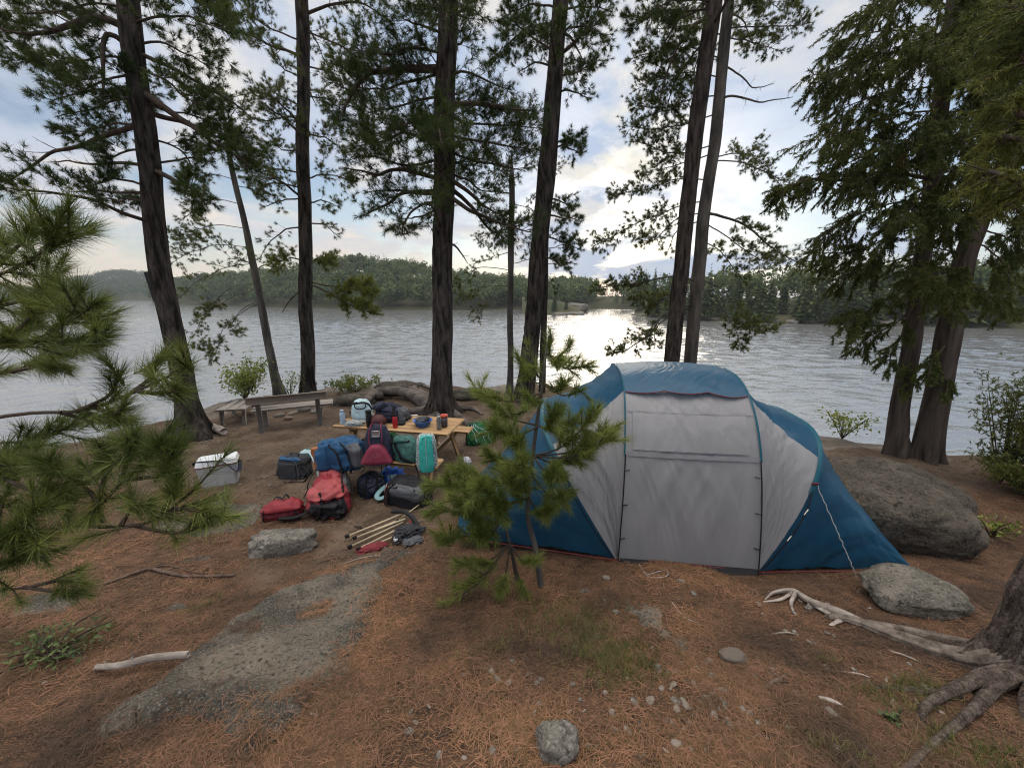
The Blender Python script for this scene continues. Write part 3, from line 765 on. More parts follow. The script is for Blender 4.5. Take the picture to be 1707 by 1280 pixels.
def limb(wood, fol, path, r0, rng, kind='f', size=0.55, L=0.10, k=36, w=0.009, dens=1.0, start=0.3, upb=0.25, droop=0.1, r1=0.006, cedar=False):
    path = np.asarray(path, float)
    seglen = np.linalg.norm(np.diff(path, axis=0), axis=1).sum()
    n = max(8, int(seglen * 12))
    c = crv(path, n)
    amp = 0.035 * min(1, seglen)
    tt = np.linspace(0, 1, n)
    off = np.stack([fbm(tt * 4, 3.3 + 0 * tt, rng.random() * 50, 1, 2), fbm(tt * 4, 9.1 + 0 * tt, rng.random() * 50, 2, 2), fbm(tt * 5, 5.1 + 0 * tt, rng.random() * 50, 3, 2)], -1)
    c = c + off * (amp * np.sin(tt * np.pi) ** 0.5)[:, None]
    wood.tube(c, r0 * (1 - tt) ** 0.8 + r1 * tt, 7 if r0 > 0.02 else 5)
    T = unit(np.gradient(c, axis=0))
    tufC, tufD = [], []
    up = np.array((0, 0, 1.0))
    ns = int(max(3, seglen * (9.5 if kind != 'd' else 3.0) * dens))
    for q in range(ns):
        t = start + (1 - start) * (q + rng.random()) / ns
        i = min(n - 1, int(t * (n - 1)))
        ax = T[i]
        e1 = unit(np.cross(ax, up)); e2 = np.cross(e1, ax)
        a = rng.uniform(0, 2 * np.pi)
        side = e1 * np.cos(a) + e2 * np.sin(a) * (0.5 if not cedar else 0.75) + up * (0.12 if not cedar else -0.25)
        d = unit(unit(side) * rng.uniform(0.6, 1.0) + ax * rng.uniform(0.4, 0.9))
        fall = 1.0 if t < 0.75 else 1.0 - 1.6 * (t - 0.75)
        l = size * fall * rng.uniform(0.45, 1.1)
        if kind == 'd': l *= 0.6
        m = 6
        s_ = np.linspace(0, 1, m)[:, None]
        bend = (up * upb if not cedar else -up * 0.30) + rng.normal(0, 0.15, 3)
        br = c[i] + d * l * s_ + bend * l * s_ ** 2 * 0.8
        wood.tube(br, np.linspace(max(0.004, r0 * 0.28 * (1 - t * .6)), 0.0025, m), 4, cap=False)
        if kind == 'd':
            for _ in range(2):
                j = rng.integers(2, m); dv = unit(d + rng.normal(0, 0.7, 3))
                wood.tube([br[j], br[j] + dv * l * 0.25, br[j] + dv * l * 0.4 + up * -0.03], [0.003, 0.002, 0.0015], 3, cap=False)
            continue
        nt_ = max(3, int(l * (26 if not cedar else 34))) if kind == 'f' else max(1, int(l * 8))
        for z in range(nt_):
            f = 0.22 + 0.78 * rng.random()
            j = min(m - 2, int(f * (m - 1))); p0 = br[j] + (br[j + 1] - br[j]) * (f * (m - 1) - j)
            dv = unit(unit(br[-1] - br[0]) + rng.normal(0, 0.55, 3) + up * (upb if not cedar else -0.6))
            tl = rng.uniform(0.06, 0.22) * min(1.0, size / 0.5)
            p1 = p0 + dv * tl
            if rng.random() < 0.6: wood.tube([p0, p1], [0.003, 0.002], 3, cap=False)
            tufC.append(p1); tufD.append(dv)
        tufC.append(br[-1]); tufD.append(unit(br[-1] - br[-2]))
    if kind != 'd':
        tufC.append(c[-1]); tufD.append(T[-1])
        C = np.array(tufC); D = np.array(tufD)
        if cedar:
            fol.needles(C, D, k, L, w, (0.25, 1.25), 0.2, rng, along=L * 2.4)
        else:
            fol.needles(C, D, k, L, w, (0.2, 1.25), droop, rng, along=L * 0.55)

def px_interp(tr, py):
    a = np.array(tr, float); o = np.argsort(a[:, 1]); return float(np.interp(py, a[o, 1], a[o, 0]))
def pine(name, label, Y, tr, r0, r1, htop, limbs, bark='bark', needle='needle_dark', seed=1, group=None, L=0.10, k=44, w=0.0062, dens=1.0, base_z=None,
         flare=0.0, auto=0, auto_top=6, lean_y=0.0, cedar=False, cat='pine tree', droop=0.1, extra=None, upb=0.25):
    rng = np.random.default_rng(seed)
    pts = [P(px, py, Y) for px, py in tr]
    base = pts[0].copy(); gb = G1(base[0], base[1]) if base_z is None else base_z
    root = thing(name, label, cat, (base[0], base[1], gb), group=group)
    org = (base[0], base[1], gb)
    pts[0] = np.array((base[0], base[1], gb - 0.15))
    top = pts[-1]; d = unit(pts[-1] - pts[-2])
    if htop > top[2]: pts.append(top + d * ((htop - top[2]) / max(d[2], .3)))
    pts = np.array(pts)
    c = crv(pts, 90)
    for q in range(3): c[:, q] += 0.02 * fbm(c[:, 2] * 0.8, seed * 3.1 + q, 0, seed, 2) * (q < 2)
    hz = c[:, 2] - gb
    zf = top[2] if htop > top[2] else htop
    rad = np.where(hz < zf - gb, r0 + (r1 - r0) * np.clip(hz / (zf - gb), 0, 1), r1 * np.clip((htop - c[:, 2]) / max(0.01, htop - zf), 0.08, 1))
    rad = rad + flare * np.exp(-np.clip(hz, 0, 9) / 0.28) if flare else rad
    tm = MB(); nr = 40 if r0 > 0.12 else 16
    base_n = tm.n
    tm.tube(c, rad, nr, bump=0.07, seed=seed)
    if flare:                       # buttress ribs
        V = tm.v[0]; ang = np.arctan2(V[:, 1] - base[1], V[:, 0] - base[0]); hh = np.clip(V[:, 2] - gb, 0, 9)
        rib = 1 + 0.30 * np.exp(-hh / 0.35) * np.sin(ang * 5 + seed) + 0.06 * np.sin(ang * 9 + seed * 2 + hh)
        cx = np.interp(V[:, 2], c[:, 2], c[:, 0]); cy = np.interp(V[:, 2], c[:, 2], c[:, 1])
        V[:, 0] = cx + (V[:, 0] - cx) * rib; V[:, 1] = cy + (V[:, 1] - cy) * rib
    tm.build('trunk', M[bark], root, org)
    wood = MB(); fol = Foliage(); fols = {}
    for lb in limbs:
        py0, px_pts, dy, kind, size = lb[:5]
        opt = lb[5] if len(lb) > 5 else {}
        x0 = px_interp(tr, py0)
        allp = [(x0, py0)] + list(px_pts); m = len(allp)
        path = [P(px, py, Y + dy * (i / (m - 1))) for i, (px, py) in enumerate(allp)]
        mt = opt.get('mat', needle)
        f = fols.setdefault(mt, Foliage())
        if len(limbs) <= 4: wood = MB()
        limb(wood, f, path, opt.get('r', max(0.010, r1 * 0.15)), rng, kind, size, opt.get('L', L), k, w, opt.get('dens', dens), opt.get('start', 0.3), opt.get('upb', upb), droop, cedar=cedar)
        if len(limbs) <= 4: wood.build('branch', M['twig'], root, org)
    H = htop - gb
    for q in range(auto + auto_top if len(limbs) > 4 else 0):
        if q < auto: z = gb + (zf - gb) * rng.uniform(0.5, 1.0)
        else: z = zf + (htop - zf) * rng.uniform(0.02, 0.95)
        i = int(np.argmin(np.abs(c[:, 2] - z)))
        a = rng.uniform(0, 2 * np.pi)
        if q < auto: a = rng.choice([-1, 1]) * math.pi / 2 + rng.normal(0, 0.3)
        ll = (1.7 if q < auto else 2.6 * (1 - 0.7 * (z - zf) / max(0.1, htop - zf))) * rng.uniform(0.7, 1.1) * (0.6 if r0 < 0.12 else 1)
        dv = np.array((math.cos(a), math.sin(a), 0.05))
        path = [c[i], c[i] + dv * ll * .5 + (0, 0, .1 * ll), c[i] + dv * ll + (0, 0, .05 * ll)]
        f = fols.setdefault(needle, Foliage())
        limb(wood, f, path, max(0.01, rad[i] * 0.22), rng, 'f', 0.55, L, k, w, dens * 0.8, 0.3, 0.25, droop, cedar=cedar)
    if len(limbs) <= 4:
        pass
    elif wood.n: wood.build('branches', M['twig'] if bark != 'bark_grey' else M['bark_grey'], root, org)
    for mt, f in fols.items():
        if f.n: f.build('crown', M[mt], root, org)
    return root, org, c

f_, d_, s_k = 'f', 'd', 't'
pine('pine_tree', 'thick leaning pine at far left with long dead branches above the cooler', 7.35,
     [(322, 728), (300, 600), (270, 450), (243, 230), (225, 100), (213, 0)], 0.18, 0.135, 15.5, [
    (205, [(150, 238), (75, 262), (5, 308)], -0.5, d_, 0.7, dict(r=0.045, start=0.45)),
    (275, [(160, 272), (85, 270)], 0.5, d_, 0.3, dict(r=0.03)),
    (322, [(170, 320), (116, 320)], 0.3, d_, 0.2, dict(r=0.028, start=0.8)),
    (48, [(160, 32), (100, 48), (45, 60), (-20, 40)], -0.7, f_, 0.62, dict(r=0.06, start=0.1)),
    (15, [(150, 5), (70, 20), (10, 20)], 0.6, f_, 0.6, dict(start=0.1)),
    (95, [(160, 100), (80, 110), (10, 90)], 0.9, f_, 0.55),
    (80, [(180, 60), (175, 130), (170, 165)], -0.6, f_, 0.4, dict(r=0.045)),
    (130, [(190, 128), (140, 150), (85, 170)], -0.9, f_, 0.55),
    (160, [(190, 168), (150, 185), (95, 195)], 0.7, s_k, 0.5),
    (215, [(200, 205), (160, 215), (120, 235)], 0.9, f_, 0.45),
    (250, [(215, 250), (190, 262), (160, 262)], -0.6, f_, 0.4),
    (315, [(200, 300), (175, 300), (150, 310)], -0.9, f_, 0.42),
    (335, [(215, 330), (195, 335), (170, 330)], 0.6, f_, 0.38),
    (40, [(270, 25), (330, 35), (385, 55)], -0.6, f_, 0.6, dict(start=0.1)),
    (10, [(280, -20), (340, 10), (375, 15)], 0.7, f_, 0.6),
    (75, [(270, 70), (310, 90), (345, 110)], 0.8, f_, 0.55),
    (85, [(300, 120), (370, 160), (425, 200)], 0.2, d_, 0.35, dict(r=0.035)),
    (110, [(270, 130), (305, 160), (335, 175)], -0.7, f_, 0.45),
    (150, [(310, 205), (365, 240), (420, 280)], -0.3, f_, 0.55, dict(r=0.06, start=0.5)),
    (185, [(290, 200), (350, 225), (400, 235)], 0.8, f_, 0.55, dict(r=0.05, start=0.45)),
    (170, [(280, 185), (340, 200), (390, 225)], 0.2, f_, 0.5, dict(start=0.5)),
    (275, [(310, 265), (360, 270)], 0.6, d_, 0.3),
    (282, [(300, 305), (330, 322), (345, 345)], -0.6, f_, 0.4, dict(r=0.045)),
    (230, [(280, 240), (310, 260), (330, 300)], 0.9, f_, 0.4),
 ], bark='bark', seed=3, flare=0.22, auto=2, auto_top=9, L=0.11, dens=1.1)
pine('pine_tree', 'slim leaning pine with sparse arching branches between the two left trunks', 10.6,
     [(466, 660), (447, 570), (430, 480), (408, 370), (385, 280), (377, 230)], 0.115, 0.055, 7.5, [
    (412, [(365, 408), (325, 418), (285, 440)], -0.4, f_, 0.45, dict(start=0.2)),
    (440, [(375, 445), (330, 470), (300, 495)], 0.4, s_k, 0.4),
    (472, [(385, 480), (345, 520), (322, 560)], -0.4, s_k, 0.35, dict(start=0.6)),
    (502, [(395, 525), (370, 550), (360, 588), (335, 582)], -0.2, f_, 0.42, dict(start=0.55)),
    (500, [(400, 520), (385, 545), (400, 552)], 0.5, f_, 0.36, dict(start=0.5)),
    (480, [(380, 500), (330, 530)], 0.3, f_, 0.3, dict(start=0.6)),
    (380, [(350, 375), (315, 395), (300, 410)], 0.5, f_, 0.5),
    (340, [(360, 335), (330, 345), (305, 365)], -0.4, f_, 0.5),
    (300, [(355, 290), (330, 300), (315, 320)], 0.3, f_, 0.5),
    (265, [(355, 250), (335, 260)], -0.2, f_, 0.5),
    (245, [(400, 240), (425, 262)], 0.2, f_, 0.5),
    (310, [(420, 315), (440, 330)], 0.2, f_, 0.35),
 ], bark='bark_grey', needle='needle_mid', seed=5, flare=0.05, auto=2, auto_top=4, L=0.09, k=36)
pine('pine_tree', 'straight pine behind the bench with a bright yellow-green low bough', 10.75,
     [(515, 660), (511, 540), (508, 430), (506, 250), (503, 0)], 0.175, 0.14, 14, [
    (472, [(545, 485), (585, 508), (622, 524)], -0.4, f_, 0.36, dict(mat='needle_yellow', start=0.40, r=0.025, dens=2.4)),
    (468, [(560, 478), (595, 478), (625, 490)], -0.7, f_, 0.34, dict(mat='needle_yellow', start=0.35, dens=2.4)),
    (435, [(480, 432), (455, 442)], -0.6, f_, 0.4, dict(mat='needle_yellow', dens=2.2)),
    (438, [(535, 432), (550, 440)], -0.6, f_, 0.35, dict(mat='needle_yellow', dens=2.2)),
    (480, [(485, 500), (470, 520)], 0.4, d_, 0.3),
    (378, [(475, 385), (450, 405), (435, 428)], 0.3, s_k, 0.35),
    (330, [(470, 335), (440, 345)], -0.5, f_, 0.4),
    (290, [(470, 285), (440, 285), (425, 300)], 0.5, f_, 0.5),
    (315, [(455, 305), (430, 315)], -0.4, f_, 0.42),
    (340, [(540, 335), (565, 345)], 0.5, f_, 0.4),
    (300, [(540, 290), (580, 300)], -0.5, f_, 0.45),
    (370, [(540, 375), (565, 395)], -0.3, s_k, 0.35),
    (250, [(475, 250), (450, 235)], 0.6, f_, 0.45),
    (225, [(540, 230), (570, 245)], -0.8, f_, 0.5),
    (200, [(470, 195), (440, 200), (405, 190)], 0.4, s_k, 0.4),
    (180, [(475, 165), (450, 150)], -0.7, f_, 0.5),
    (160, [(540, 165), (575, 185)], 0.6, f_, 0.55),
    (130, [(480, 120), (460, 105)], -0.8, f_, 0.5),
    (95, [(470, 82), (430, 65), (385, 48)], -0.3, f_, 0.5, dict(r=0.04)),
    (70, [(460, 50), (415, 28), (390, 20)], 0.6, f_, 0.5),
    (50, [(560, 75), (600, 95), (640, 105)], -0.5, f_, 0.5),
    (25, [(550, 8), (600, 5), (655, 40)], 0.6, f_, 0.5, dict(r=0.04)),
    (110, [(545, 115), (570, 100)], 0.8, f_, 0.5),
    (5, [(465, -15), (420, -5)], -0.6, f_, 0.5),
 ], bark='bark', needle='needle_mid', seed=8, flare=0.03, auto=6, auto_top=7, L=0.10, k=40, dens=1.0)
t4, t4o, t4c = pine('pine_tree', 'massive dark central pine with knotted roots behind the picnic table', 8.75,
     [(735, 700), (737, 600), (738, 400), (742, 200), (748, 0)], 0.225, 0.19, 17, [
    (320, [(680, 322), (645, 340), (605, 360)], -0.5, f_, 0.5, dict(r=0.05, start=0.35)),
    (325, [(690, 320), (650, 318), (610, 320)], 0.6, s_k, 0.55, dict(r=0.04)),
    (335, [(690, 350), (670, 385), (680, 390)], -0.9, f_, 0.42),
    (300, [(670, 285), (620, 290), (575, 280)], -0.5, f_, 0.55, dict(r=0.05, start=0.1)),
    (262, [(680, 275), (630, 262), (580, 268)], 0.8, f_, 0.6, dict(start=0.1)),
    (240, [(680, 225), (640, 235), (590, 245)], -1.0, f_, 0.6, dict(start=0.1, dens=1.8)),
    (215, [(690, 205), (660, 215), (620, 225)], -1.4, f_, 0.6, dict(start=0.1, dens=1.8)),
    (115, [(670, 115), (625, 120), (590, 150), (565, 205)], -0.6, f_, 0.62, dict(r=0.08, start=0.05, dens=2.0)),
    (120, [(660, 140), (620, 150), (575, 140)], 0.9, f_, 0.6, dict(start=0.1, dens=1.7)),
    (90, [(690, 80), (640, 90), (590, 85)], -1.0, f_, 0.6, dict(start=0.1, dens=1.7)),
    (160, [(700, 165), (650, 180), (600, 195)], 0.5, f_, 0.62, dict(start=0.1)),
    (190, [(730, 200), (735, 220), (735, 240)], -2.2, f_, 0.55, dict(start=0.2, dens=1.6)),
    (60, [(700, 40), (670, 30)], -0.9, f_, 0.6),
    (20, [(700, 10), (665, 0)], 0.7, f_, 0.6),
    (10, [(745, 20), (745, 30)], -2.0, f_, 0.6, dict(start=0.2)),
    (30, [(780, 15), (805, 30)], -0.6, f_, 0.55),
    (75, [(770, 70), (790, 55)], 0.8, f_, 0.45),
    (130, [(780, 120), (820, 140), (850, 150)], -0.5, f_, 0.55, dict(start=0.15)),
    (175, [(790, 175), (840, 180), (890, 185)], -0.9, f_, 0.6, dict(r=0.055, start=0.12, dens=1.3)),
    (190, [(790, 205), (850, 210), (905, 215)], 0.6, f_, 0.6, dict(start=0.12, dens=1.7)),
    (225, [(790, 235), (840, 240), (885, 250)], -0.6, f_, 0.6, dict(start=0.12, dens=1.7)),
    (245, [(780, 265), (830, 275), (875, 285)], 0.8, f_, 0.6, dict(start=0.12, dens=1.2)),
    (290, [(780, 320), (810, 345), (850, 365)], -0.4, f_, 0.5, dict(r=0.05, start=0.45)),
    (305, [(785, 345), (815, 380), (845, 400)], 0.5, f_, 0.45, dict(r=0.05, start=0.5)),
    (318, [(790, 355), (840, 375), (895, 390)], -0.7, f_, 0.5, dict(r=0.05, start=0.45)),
    (280, [(775, 300), (800, 315), (835, 320)], 0.9, f_, 0.5),
    (345, [(700, 360), (665, 365)], 0.5, d_, 0.4), (400, [(765, 415), (780, 440)], 0.3, d_, 0.3),
 ], bark='bark', seed=11, flare=0.24, auto=5, auto_top=10, L=0.115, k=26)
pine('pine_tree', 'slender sapling pine with cone-tipped branches right of the central trunk', 10.6,
     [(850, 662), (851, 500), (852, 400), (853, 300)], 0.085, 0.07, 6.2, [
    (450, [(800, 448), (775, 468), (757, 482)], -0.4, f_, 0.3, dict(start=0.35)),
    (476, [(805, 478), (780, 492), (760, 500)], 0.4, f_, 0.3, dict(start=0.4)),
    (490, [(820, 500), (800, 520), (790, 535)], -0.2, f_, 0.28, dict(start=0.4)),
    (420, [(820, 430), (790, 440)], 0.4, f_, 0.3), (440, [(875, 435), (895, 425)], -0.3, f_, 0.28),
    (380, [(820, 390), (790, 400)], -0.4, f_, 0.35), (545, [(843, 546), (838, 546)], 0.0, d_, 0.05),
    (340, [(880, 345), (895, 360)], 0.4, f_, 0.35), (320, [(825, 325), (800, 345)], 0.3, f_, 0.35),
 ], bark='bark_grey', needle='needle_mid', seed=14, flare=0.02, auto=0, auto_top=5, L=0.08, k=26)
pine('pine_tree', 'tall dark pine leaning right behind the young foreground pine', 9.9,
     [(872, 672), (884, 580), (897, 430), (915, 250), (935, 0)], 0.215, 0.175, 16, [
    (95, [(960, 70), (985, 40), (1005, 0)], -0.5, s_k, 0.5, dict(r=0.045)),
    (130, [(965, 120), (1000, 100)], 0.6, f_, 0.5), (60, [(965, 45), (1010, 60)], -0.8, f_, 0.45),
    (160, [(950, 150), (985, 165)], -0.5, s_k, 0.4),
    (245, [(945, 245), (968, 258)], -0.4, f_, 0.38, dict(dens=1.5)), (238, [(950, 232), (975, 240)], 0.4, f_, 0.32),
    (330, [(930, 335), (955, 345)], 0.4, f_, 0.36, dict(dens=1.5)), (360, [(935, 362), (965, 368)], -0.3, f_, 0.35, dict(dens=1.3)),
    (395, [(930, 400), (965, 415)], 0.4, f_, 0.36, dict(dens=1.5)), (425, [(925, 432), (960, 440)], -0.3, f_, 0.3),
    (40, [(890, 45), (850, 70), (835, 90)], -0.6, f_, 0.5), (15, [(890, 10), (850, 20)], 0.6, f_, 0.5),
    (110, [(890, 105), (865, 120)], 0.5, s_k, 0.45), (90, [(880, 60), (850, 30)], 0.4, f_, 0.5),
    (20, [(970, 10), (1020, 20)], 0.5, f_, 0.5),
 ], bark='bark', seed=17, flare=0.10, auto=3, auto_top=9, L=0.11, dens=1.3)
pine('pine_tree', 'thin bare-stemmed pine close behind the tall right-leaning pine', 10.9,
     [(903, 662), (906, 560), (909, 460), (912, 380)], 0.10, 0.075, 6.0, [
    (440, [(930, 438), (955, 430)], 0.3, f_, 0.35), (415, [(935, 410), (968, 400)], -0.3, f_, 0.35), (470, [(922, 475), (925, 490)], 0.2, s_k, 0.2)],
    bark='bark', seed=19, auto=0, auto_top=5, L=0.10)
pine('pine_tree', 'dark straight pine rising behind the tent roof', 9.3,
     [(1106, 690), (1118, 610), (1140, 400), (1162, 200), (1190, 0)], 0.175, 0.145, 15, [
    (30, [(1150, 50), (1115, 110), (1095, 195)], -0.4, f_, 0.42, dict(r=0.04, start=0.25)),
    (10, [(1140, 30), (1110, 70), (1085, 140)], 0.5, f_, 0.4),
    (5, [(1130, 0), (1080, 20)], -0.6, f_, 0.5), (-20, [(1230, 0), (1260, -5)], 0.5, f_, 0.5),
    (60, [(1150, 100), (1120, 150), (1110, 190)], 0.6, f_, 0.35),
    (15, [(1100, 20), (1050, 55)], 0.6, f_, 0.45),
 ], bark='bark', seed=23, flare=0.06, auto=2, auto_top=9, L=0.11)
pine('pine_tree', 'pale grey pine with tufted sparse limbs behind the tent', 10.2,
     [(1138, 690), (1150, 610), (1170, 400), (1190, 250), (1212, 30)], 0.165, 0.11, 11, [
    (240, [(1140, 255), (1100, 250), (1060, 235)], -0.4, f_, 0.42),
    (255, [(1150, 268), (1110, 280), (1070, 290)], 0.7, f_, 0.42),
    (300, [(1130, 300), (1080, 315), (1015, 325)], -0.5, f_, 0.36),
    (335, [(1130, 345), (1080, 365), (1020, 395), (990, 410)], 0.3, f_, 0.36),
    (352, [(1130, 365), (1090, 400), (1060, 400)], -0.6, f_, 0.34),
    (365, [(1130, 385), (1110, 425)], 0.7, s_k, 0.32),
    (468, [(1110, 462), (1055, 472), (990, 480)], -0.4, f_, 0.32, dict(start=0.5, r=0.035)),
    (500, [(1105, 500), (1050, 500)], 0.5, f_, 0.30, dict(start=0.5)),
    (505, [(1105, 525), (1085, 555), (1050, 580), (1015, 592)], -0.3, f_, 0.33, dict(start=0.45, r=0.03)),
    (510, [(1100, 540), (1090, 580)], 0.4, f_, 0.28, dict(start=0.5)),
    (455, [(1120, 490), (1075, 520)], 0.6, f_, 0.3, dict(start=0.5)),
    (165, [(1225, 162), (1270, 170), (1322, 162)], -0.3, d_, 0.35, dict(r=0.03)),
    (105, [(1230, 125), (1260, 145), (1290, 140)], 0.5, d_, 0.4, dict(r=0.022)),
    (268, [(1240, 272), (1280, 290), (1330, 310)], -0.4, f_, 0.36),
    (262, [(1235, 255), (1265, 262)], 0.7, f_, 0.36),
    (355, [(1230, 368), (1285, 410), (1345, 445)], -0.5, f_, 0.36, dict(r=0.035)),
    (372, [(1215, 395), (1260, 430), (1300, 440)], 0.7, f_, 0.34),
    (462, [(1210, 490), (1240, 540), (1290, 555)], -0.4, f_, 0.34, dict(start=0.45)),
    (475, [(1195, 500), (1225, 550), (1235, 585)], 0.4, f_, 0.3, dict(start=0.5)),
    (400, [(1200, 420), (1240, 470)], 0.3, f_, 0.32),
    (48, [(1260, 45), (1310, 45), (1350, 38)], -0.4, f_, 0.36), (62, [(1250, 70), (1300, 85)], 0.6, f_, 0.36),
    (20, [(1180, 5), (1120, 20)], 0.3, f_, 0.4),
    (130, [(1160, 120), (1110, 130), (1060, 150)], 0.4, f_, 0.42), (160, [(1160, 165), (1110, 180), (1050, 175)], -0.6, f_, 0.42),
    (190, [(1150, 205), (1100, 215), (1040, 210)], 0.5, f_, 0.42), (100, [(1160, 80), (1100, 85), (1050, 100)], -0.4, f_, 0.42),
    (60, [(1150, 45), (1090, 50)], 0.6, f_, 0.42),
 ], bark='bark_grey', needle='needle_mid', seed=29, flare=0.03, auto=0, auto_top=5, L=0.085, k=40, dens=1.6)

# cedars on the right, behind the boulder
def ced(label, Y, tr, r0, r1, ht, limbs, seed, **kw):
    return pine('cedar_tree', label, Y, tr, r0, r1, ht, limbs, bark='bark_cedar', needle='cedar', seed=seed, L=0.052, k=34, w=0.011, flare=0.05,
                cedar=True, cat='cedar tree', dens=1.6, auto=0, **kw)
ced('cedar with slimmer left trunk rising behind the boulder', 6.3, [(1490, 790), (1500, 680), (1520, 560), (1548, 330), (1575, 100)], 0.125, 0.085, 9.5, [
    (95, [(1500, 85), (1430, 105), (1365, 130)], -0.3, f_, 0.5), (60, [(1500, 50), (1440, 55), (1395, 70)], 0.6, f_, 0.55),
    (140, [(1500, 150), (1440, 165), (1390, 190)], 0.8, f_, 0.55), (185, [(1500, 195), (1440, 215), (1370, 225)], -0.7, f_, 0.5),
    (230, [(1490, 245), (1430, 265), (1385, 285)], 0.5, f_, 0.5), (250, [(1500, 275), (1450, 300)], -1.0, f_, 0.5),
    (300, [(1480, 285), (1400, 300), (1340, 300), (1295, 330)], -0.4, f_, 0.42, dict(r=0.03)),
    (330, [(1480, 340), (1420, 365), (1360, 400)], 0.6, f_, 0.5), (380, [(1480, 395), (1430, 420), (1340, 420)], -0.5, f_, 0.42),
    (420, [(1480, 440), (1430, 450), (1380, 470)], 0.4, f_, 0.42), (470, [(1480, 500), (1440, 520), (1410, 545)], -0.5, f_, 0.38),
    (510, [(1490, 540), (1450, 560), (1425, 590)], 0.3, f_, 0.32), (350, [(1560, 360), (1590, 390)], -0.8, f_, 0.5),
    (280, [(1580, 280), (1620, 300)], -0.8, f_, 0.5), (200, [(1600, 205), (1640, 230)], 0.5, f_, 0.55), (120, [(1610, 115), (1650, 140)], -0.9, f_, 0.55),
    (40, [(1600, 30), (1650, 50)], 0.7, f_, 0.55), (430, [(1545, 450), (1560, 500)], -0.6, f_, 0.4), (590, [(1515, 620), (1520, 660)], -0.3, f_, 0.2),
    (500, [(1500, 560), (1480, 620)], -0.5, f_, 0.25), (10, [(1520, -10), (1450, 0)], -0.6, f_, 0.55), (-20, [(1620, -10), (1680, 10)], 0.4, f_, 0.55),
    (160, [(1540, 200), (1510, 240)], -1.3, f_, 0.5), (60, [(1560, 70), (1530, 110)], -1.4, f_, 0.55), (300, [(1530, 330), (1500, 370)], -1.3, f_, 0.45),
 ], 31, auto_top=6)
ced('cedar with thicker right trunk leaning right behind the boulder', 6.15, [(1535, 798), (1555, 690), (1585, 540), (1620, 400), (1680, 270), (1740, 130)], 0.175, 0.09, 9, [
    (460, [(1570, 455), (1520, 460)], -0.6, f_, 0.42), (430, [(1570, 415), (1520, 400)], 0.5, f_, 0.48), (400, [(1660, 430), (1700, 470)], -0.4, f_, 0.42),
    (380, [(1680, 400), (1720, 430)], 0.5, f_, 0.45), (470, [(1640, 490), (1690, 520)], 0.4, f_, 0.36), (350, [(1600, 340), (1550, 350)], -0.9, f_, 0.5),
    (330, [(1700, 350), (1760, 380)], -0.5, f_, 0.5), (300, [(1620, 280), (1570, 300)], 0.6, f_, 0.5), (260, [(1640, 230), (1590, 230)], -0.8, f_, 0.5),
    (220, [(1660, 180), (1610, 170)], 0.5, f_, 0.55), (180, [(1680, 120), (1640, 90)], -0.6, f_, 0.55), (160, [(1740, 90), (1700, 40)], 0.6, f_, 0.55),
    (150, [(1650, 60), (1600, 30)], -0.4, f_, 0.55), (560, [(1560, 600), (1545, 640)], -0.4, f_, 0.2), (610, [(1580, 640), (1570, 670)], -0.4, f_, 0.18),
    (280, [(1720, 260), (1780, 250)], 0.3, f_, 0.55), (420, [(1600, 470), (1580, 520)], -0.6, f_, 0.3),
 ], 37, auto_top=7)

# ---- roots of the central pine
def rootpath(pix, z=0.03, rise=None):
    out = []
    for i, (px, py) in enumerate(pix):
        g = G(px, py); out.append((g[0], g[1], g[2] + (z if rise is None else rise[i])))
    return out
def roots(parent, org, specs, mat, seed=0):
    for i, (pix, r0, r1, rise) in enumerate(specs):
        c = crv(rootpath(pix, rise=rise), 34)
        MB().tube(c, np.linspace(r0, r1, 34), 14, bump=0.28, seed=seed + i).build('root', mat, parent, org)
M['root_dark'] = mk('old grey root', (0.075, 0.064, 0.056), (0.22, 0.185, 0.16), 7, 0.93, 0.8, 13, stretch=(0.5, 1, 1), spec=0.15, world=True, bdist=0.03)
roots(t4, t4o, [
    ([(722, 690), (695, 672), (660, 664), (625, 668), (600, 690), (575, 712)], 0.17, 0.07, [0.16, 0.16, 0.20, 0.18, 0.08, 0.0]),
    ([(722, 680), (700, 664), (672, 655), (645, 656)], 0.13, 0.06, [0.2, 0.15, 0.16, 0.02]),
    ([(715, 692), (690, 690), (665, 686)], 0.10, 0.05, [0.14, 0.06, 0.0]),
    ([(730, 700), (700, 708), (670, 715)], 0.09, 0.03, [0.12, 0.04, 0.0]),
    ([(752, 695), (775, 705), (785, 718)], 0.10, 0.04, [0.12, 0.05, 0.0]),
    ([(755, 688), (785, 684), (805, 692)], 0.08, 0.03, [0.12, 0.05, 0.0]),
    ([(712, 668), (690, 662), (700, 650), (722, 655)], 0.09, 0.05, [0.12, 0.2, 0.16, 0.08]),
    ([(640, 668), (610, 672), (585, 690)], 0.10, 0.05, [0.16, 0.10, 0.0]),
 ], M['root_dark'], 40)
for q, (px, py, sx, sy, sz) in enumerate([(665, 655, 0.55, 0.35, 0.20), (795, 663, 0.6, 0.35, 0.16), (585, 672, 0.55, 0.3, 0.14)]):
    p = G(px, py)
    stone('rock', ['rounded bedrock hump behind the knotted roots', 'low grey rock right of the central pine at the water edge', 'flat brown rock at the bank right of the bench'][q], 'rock',
          p, (sx, sy, sz), M['boulder'], 0.1 * q, 130 + q, 0.22, 0.3, None, 50, 30)

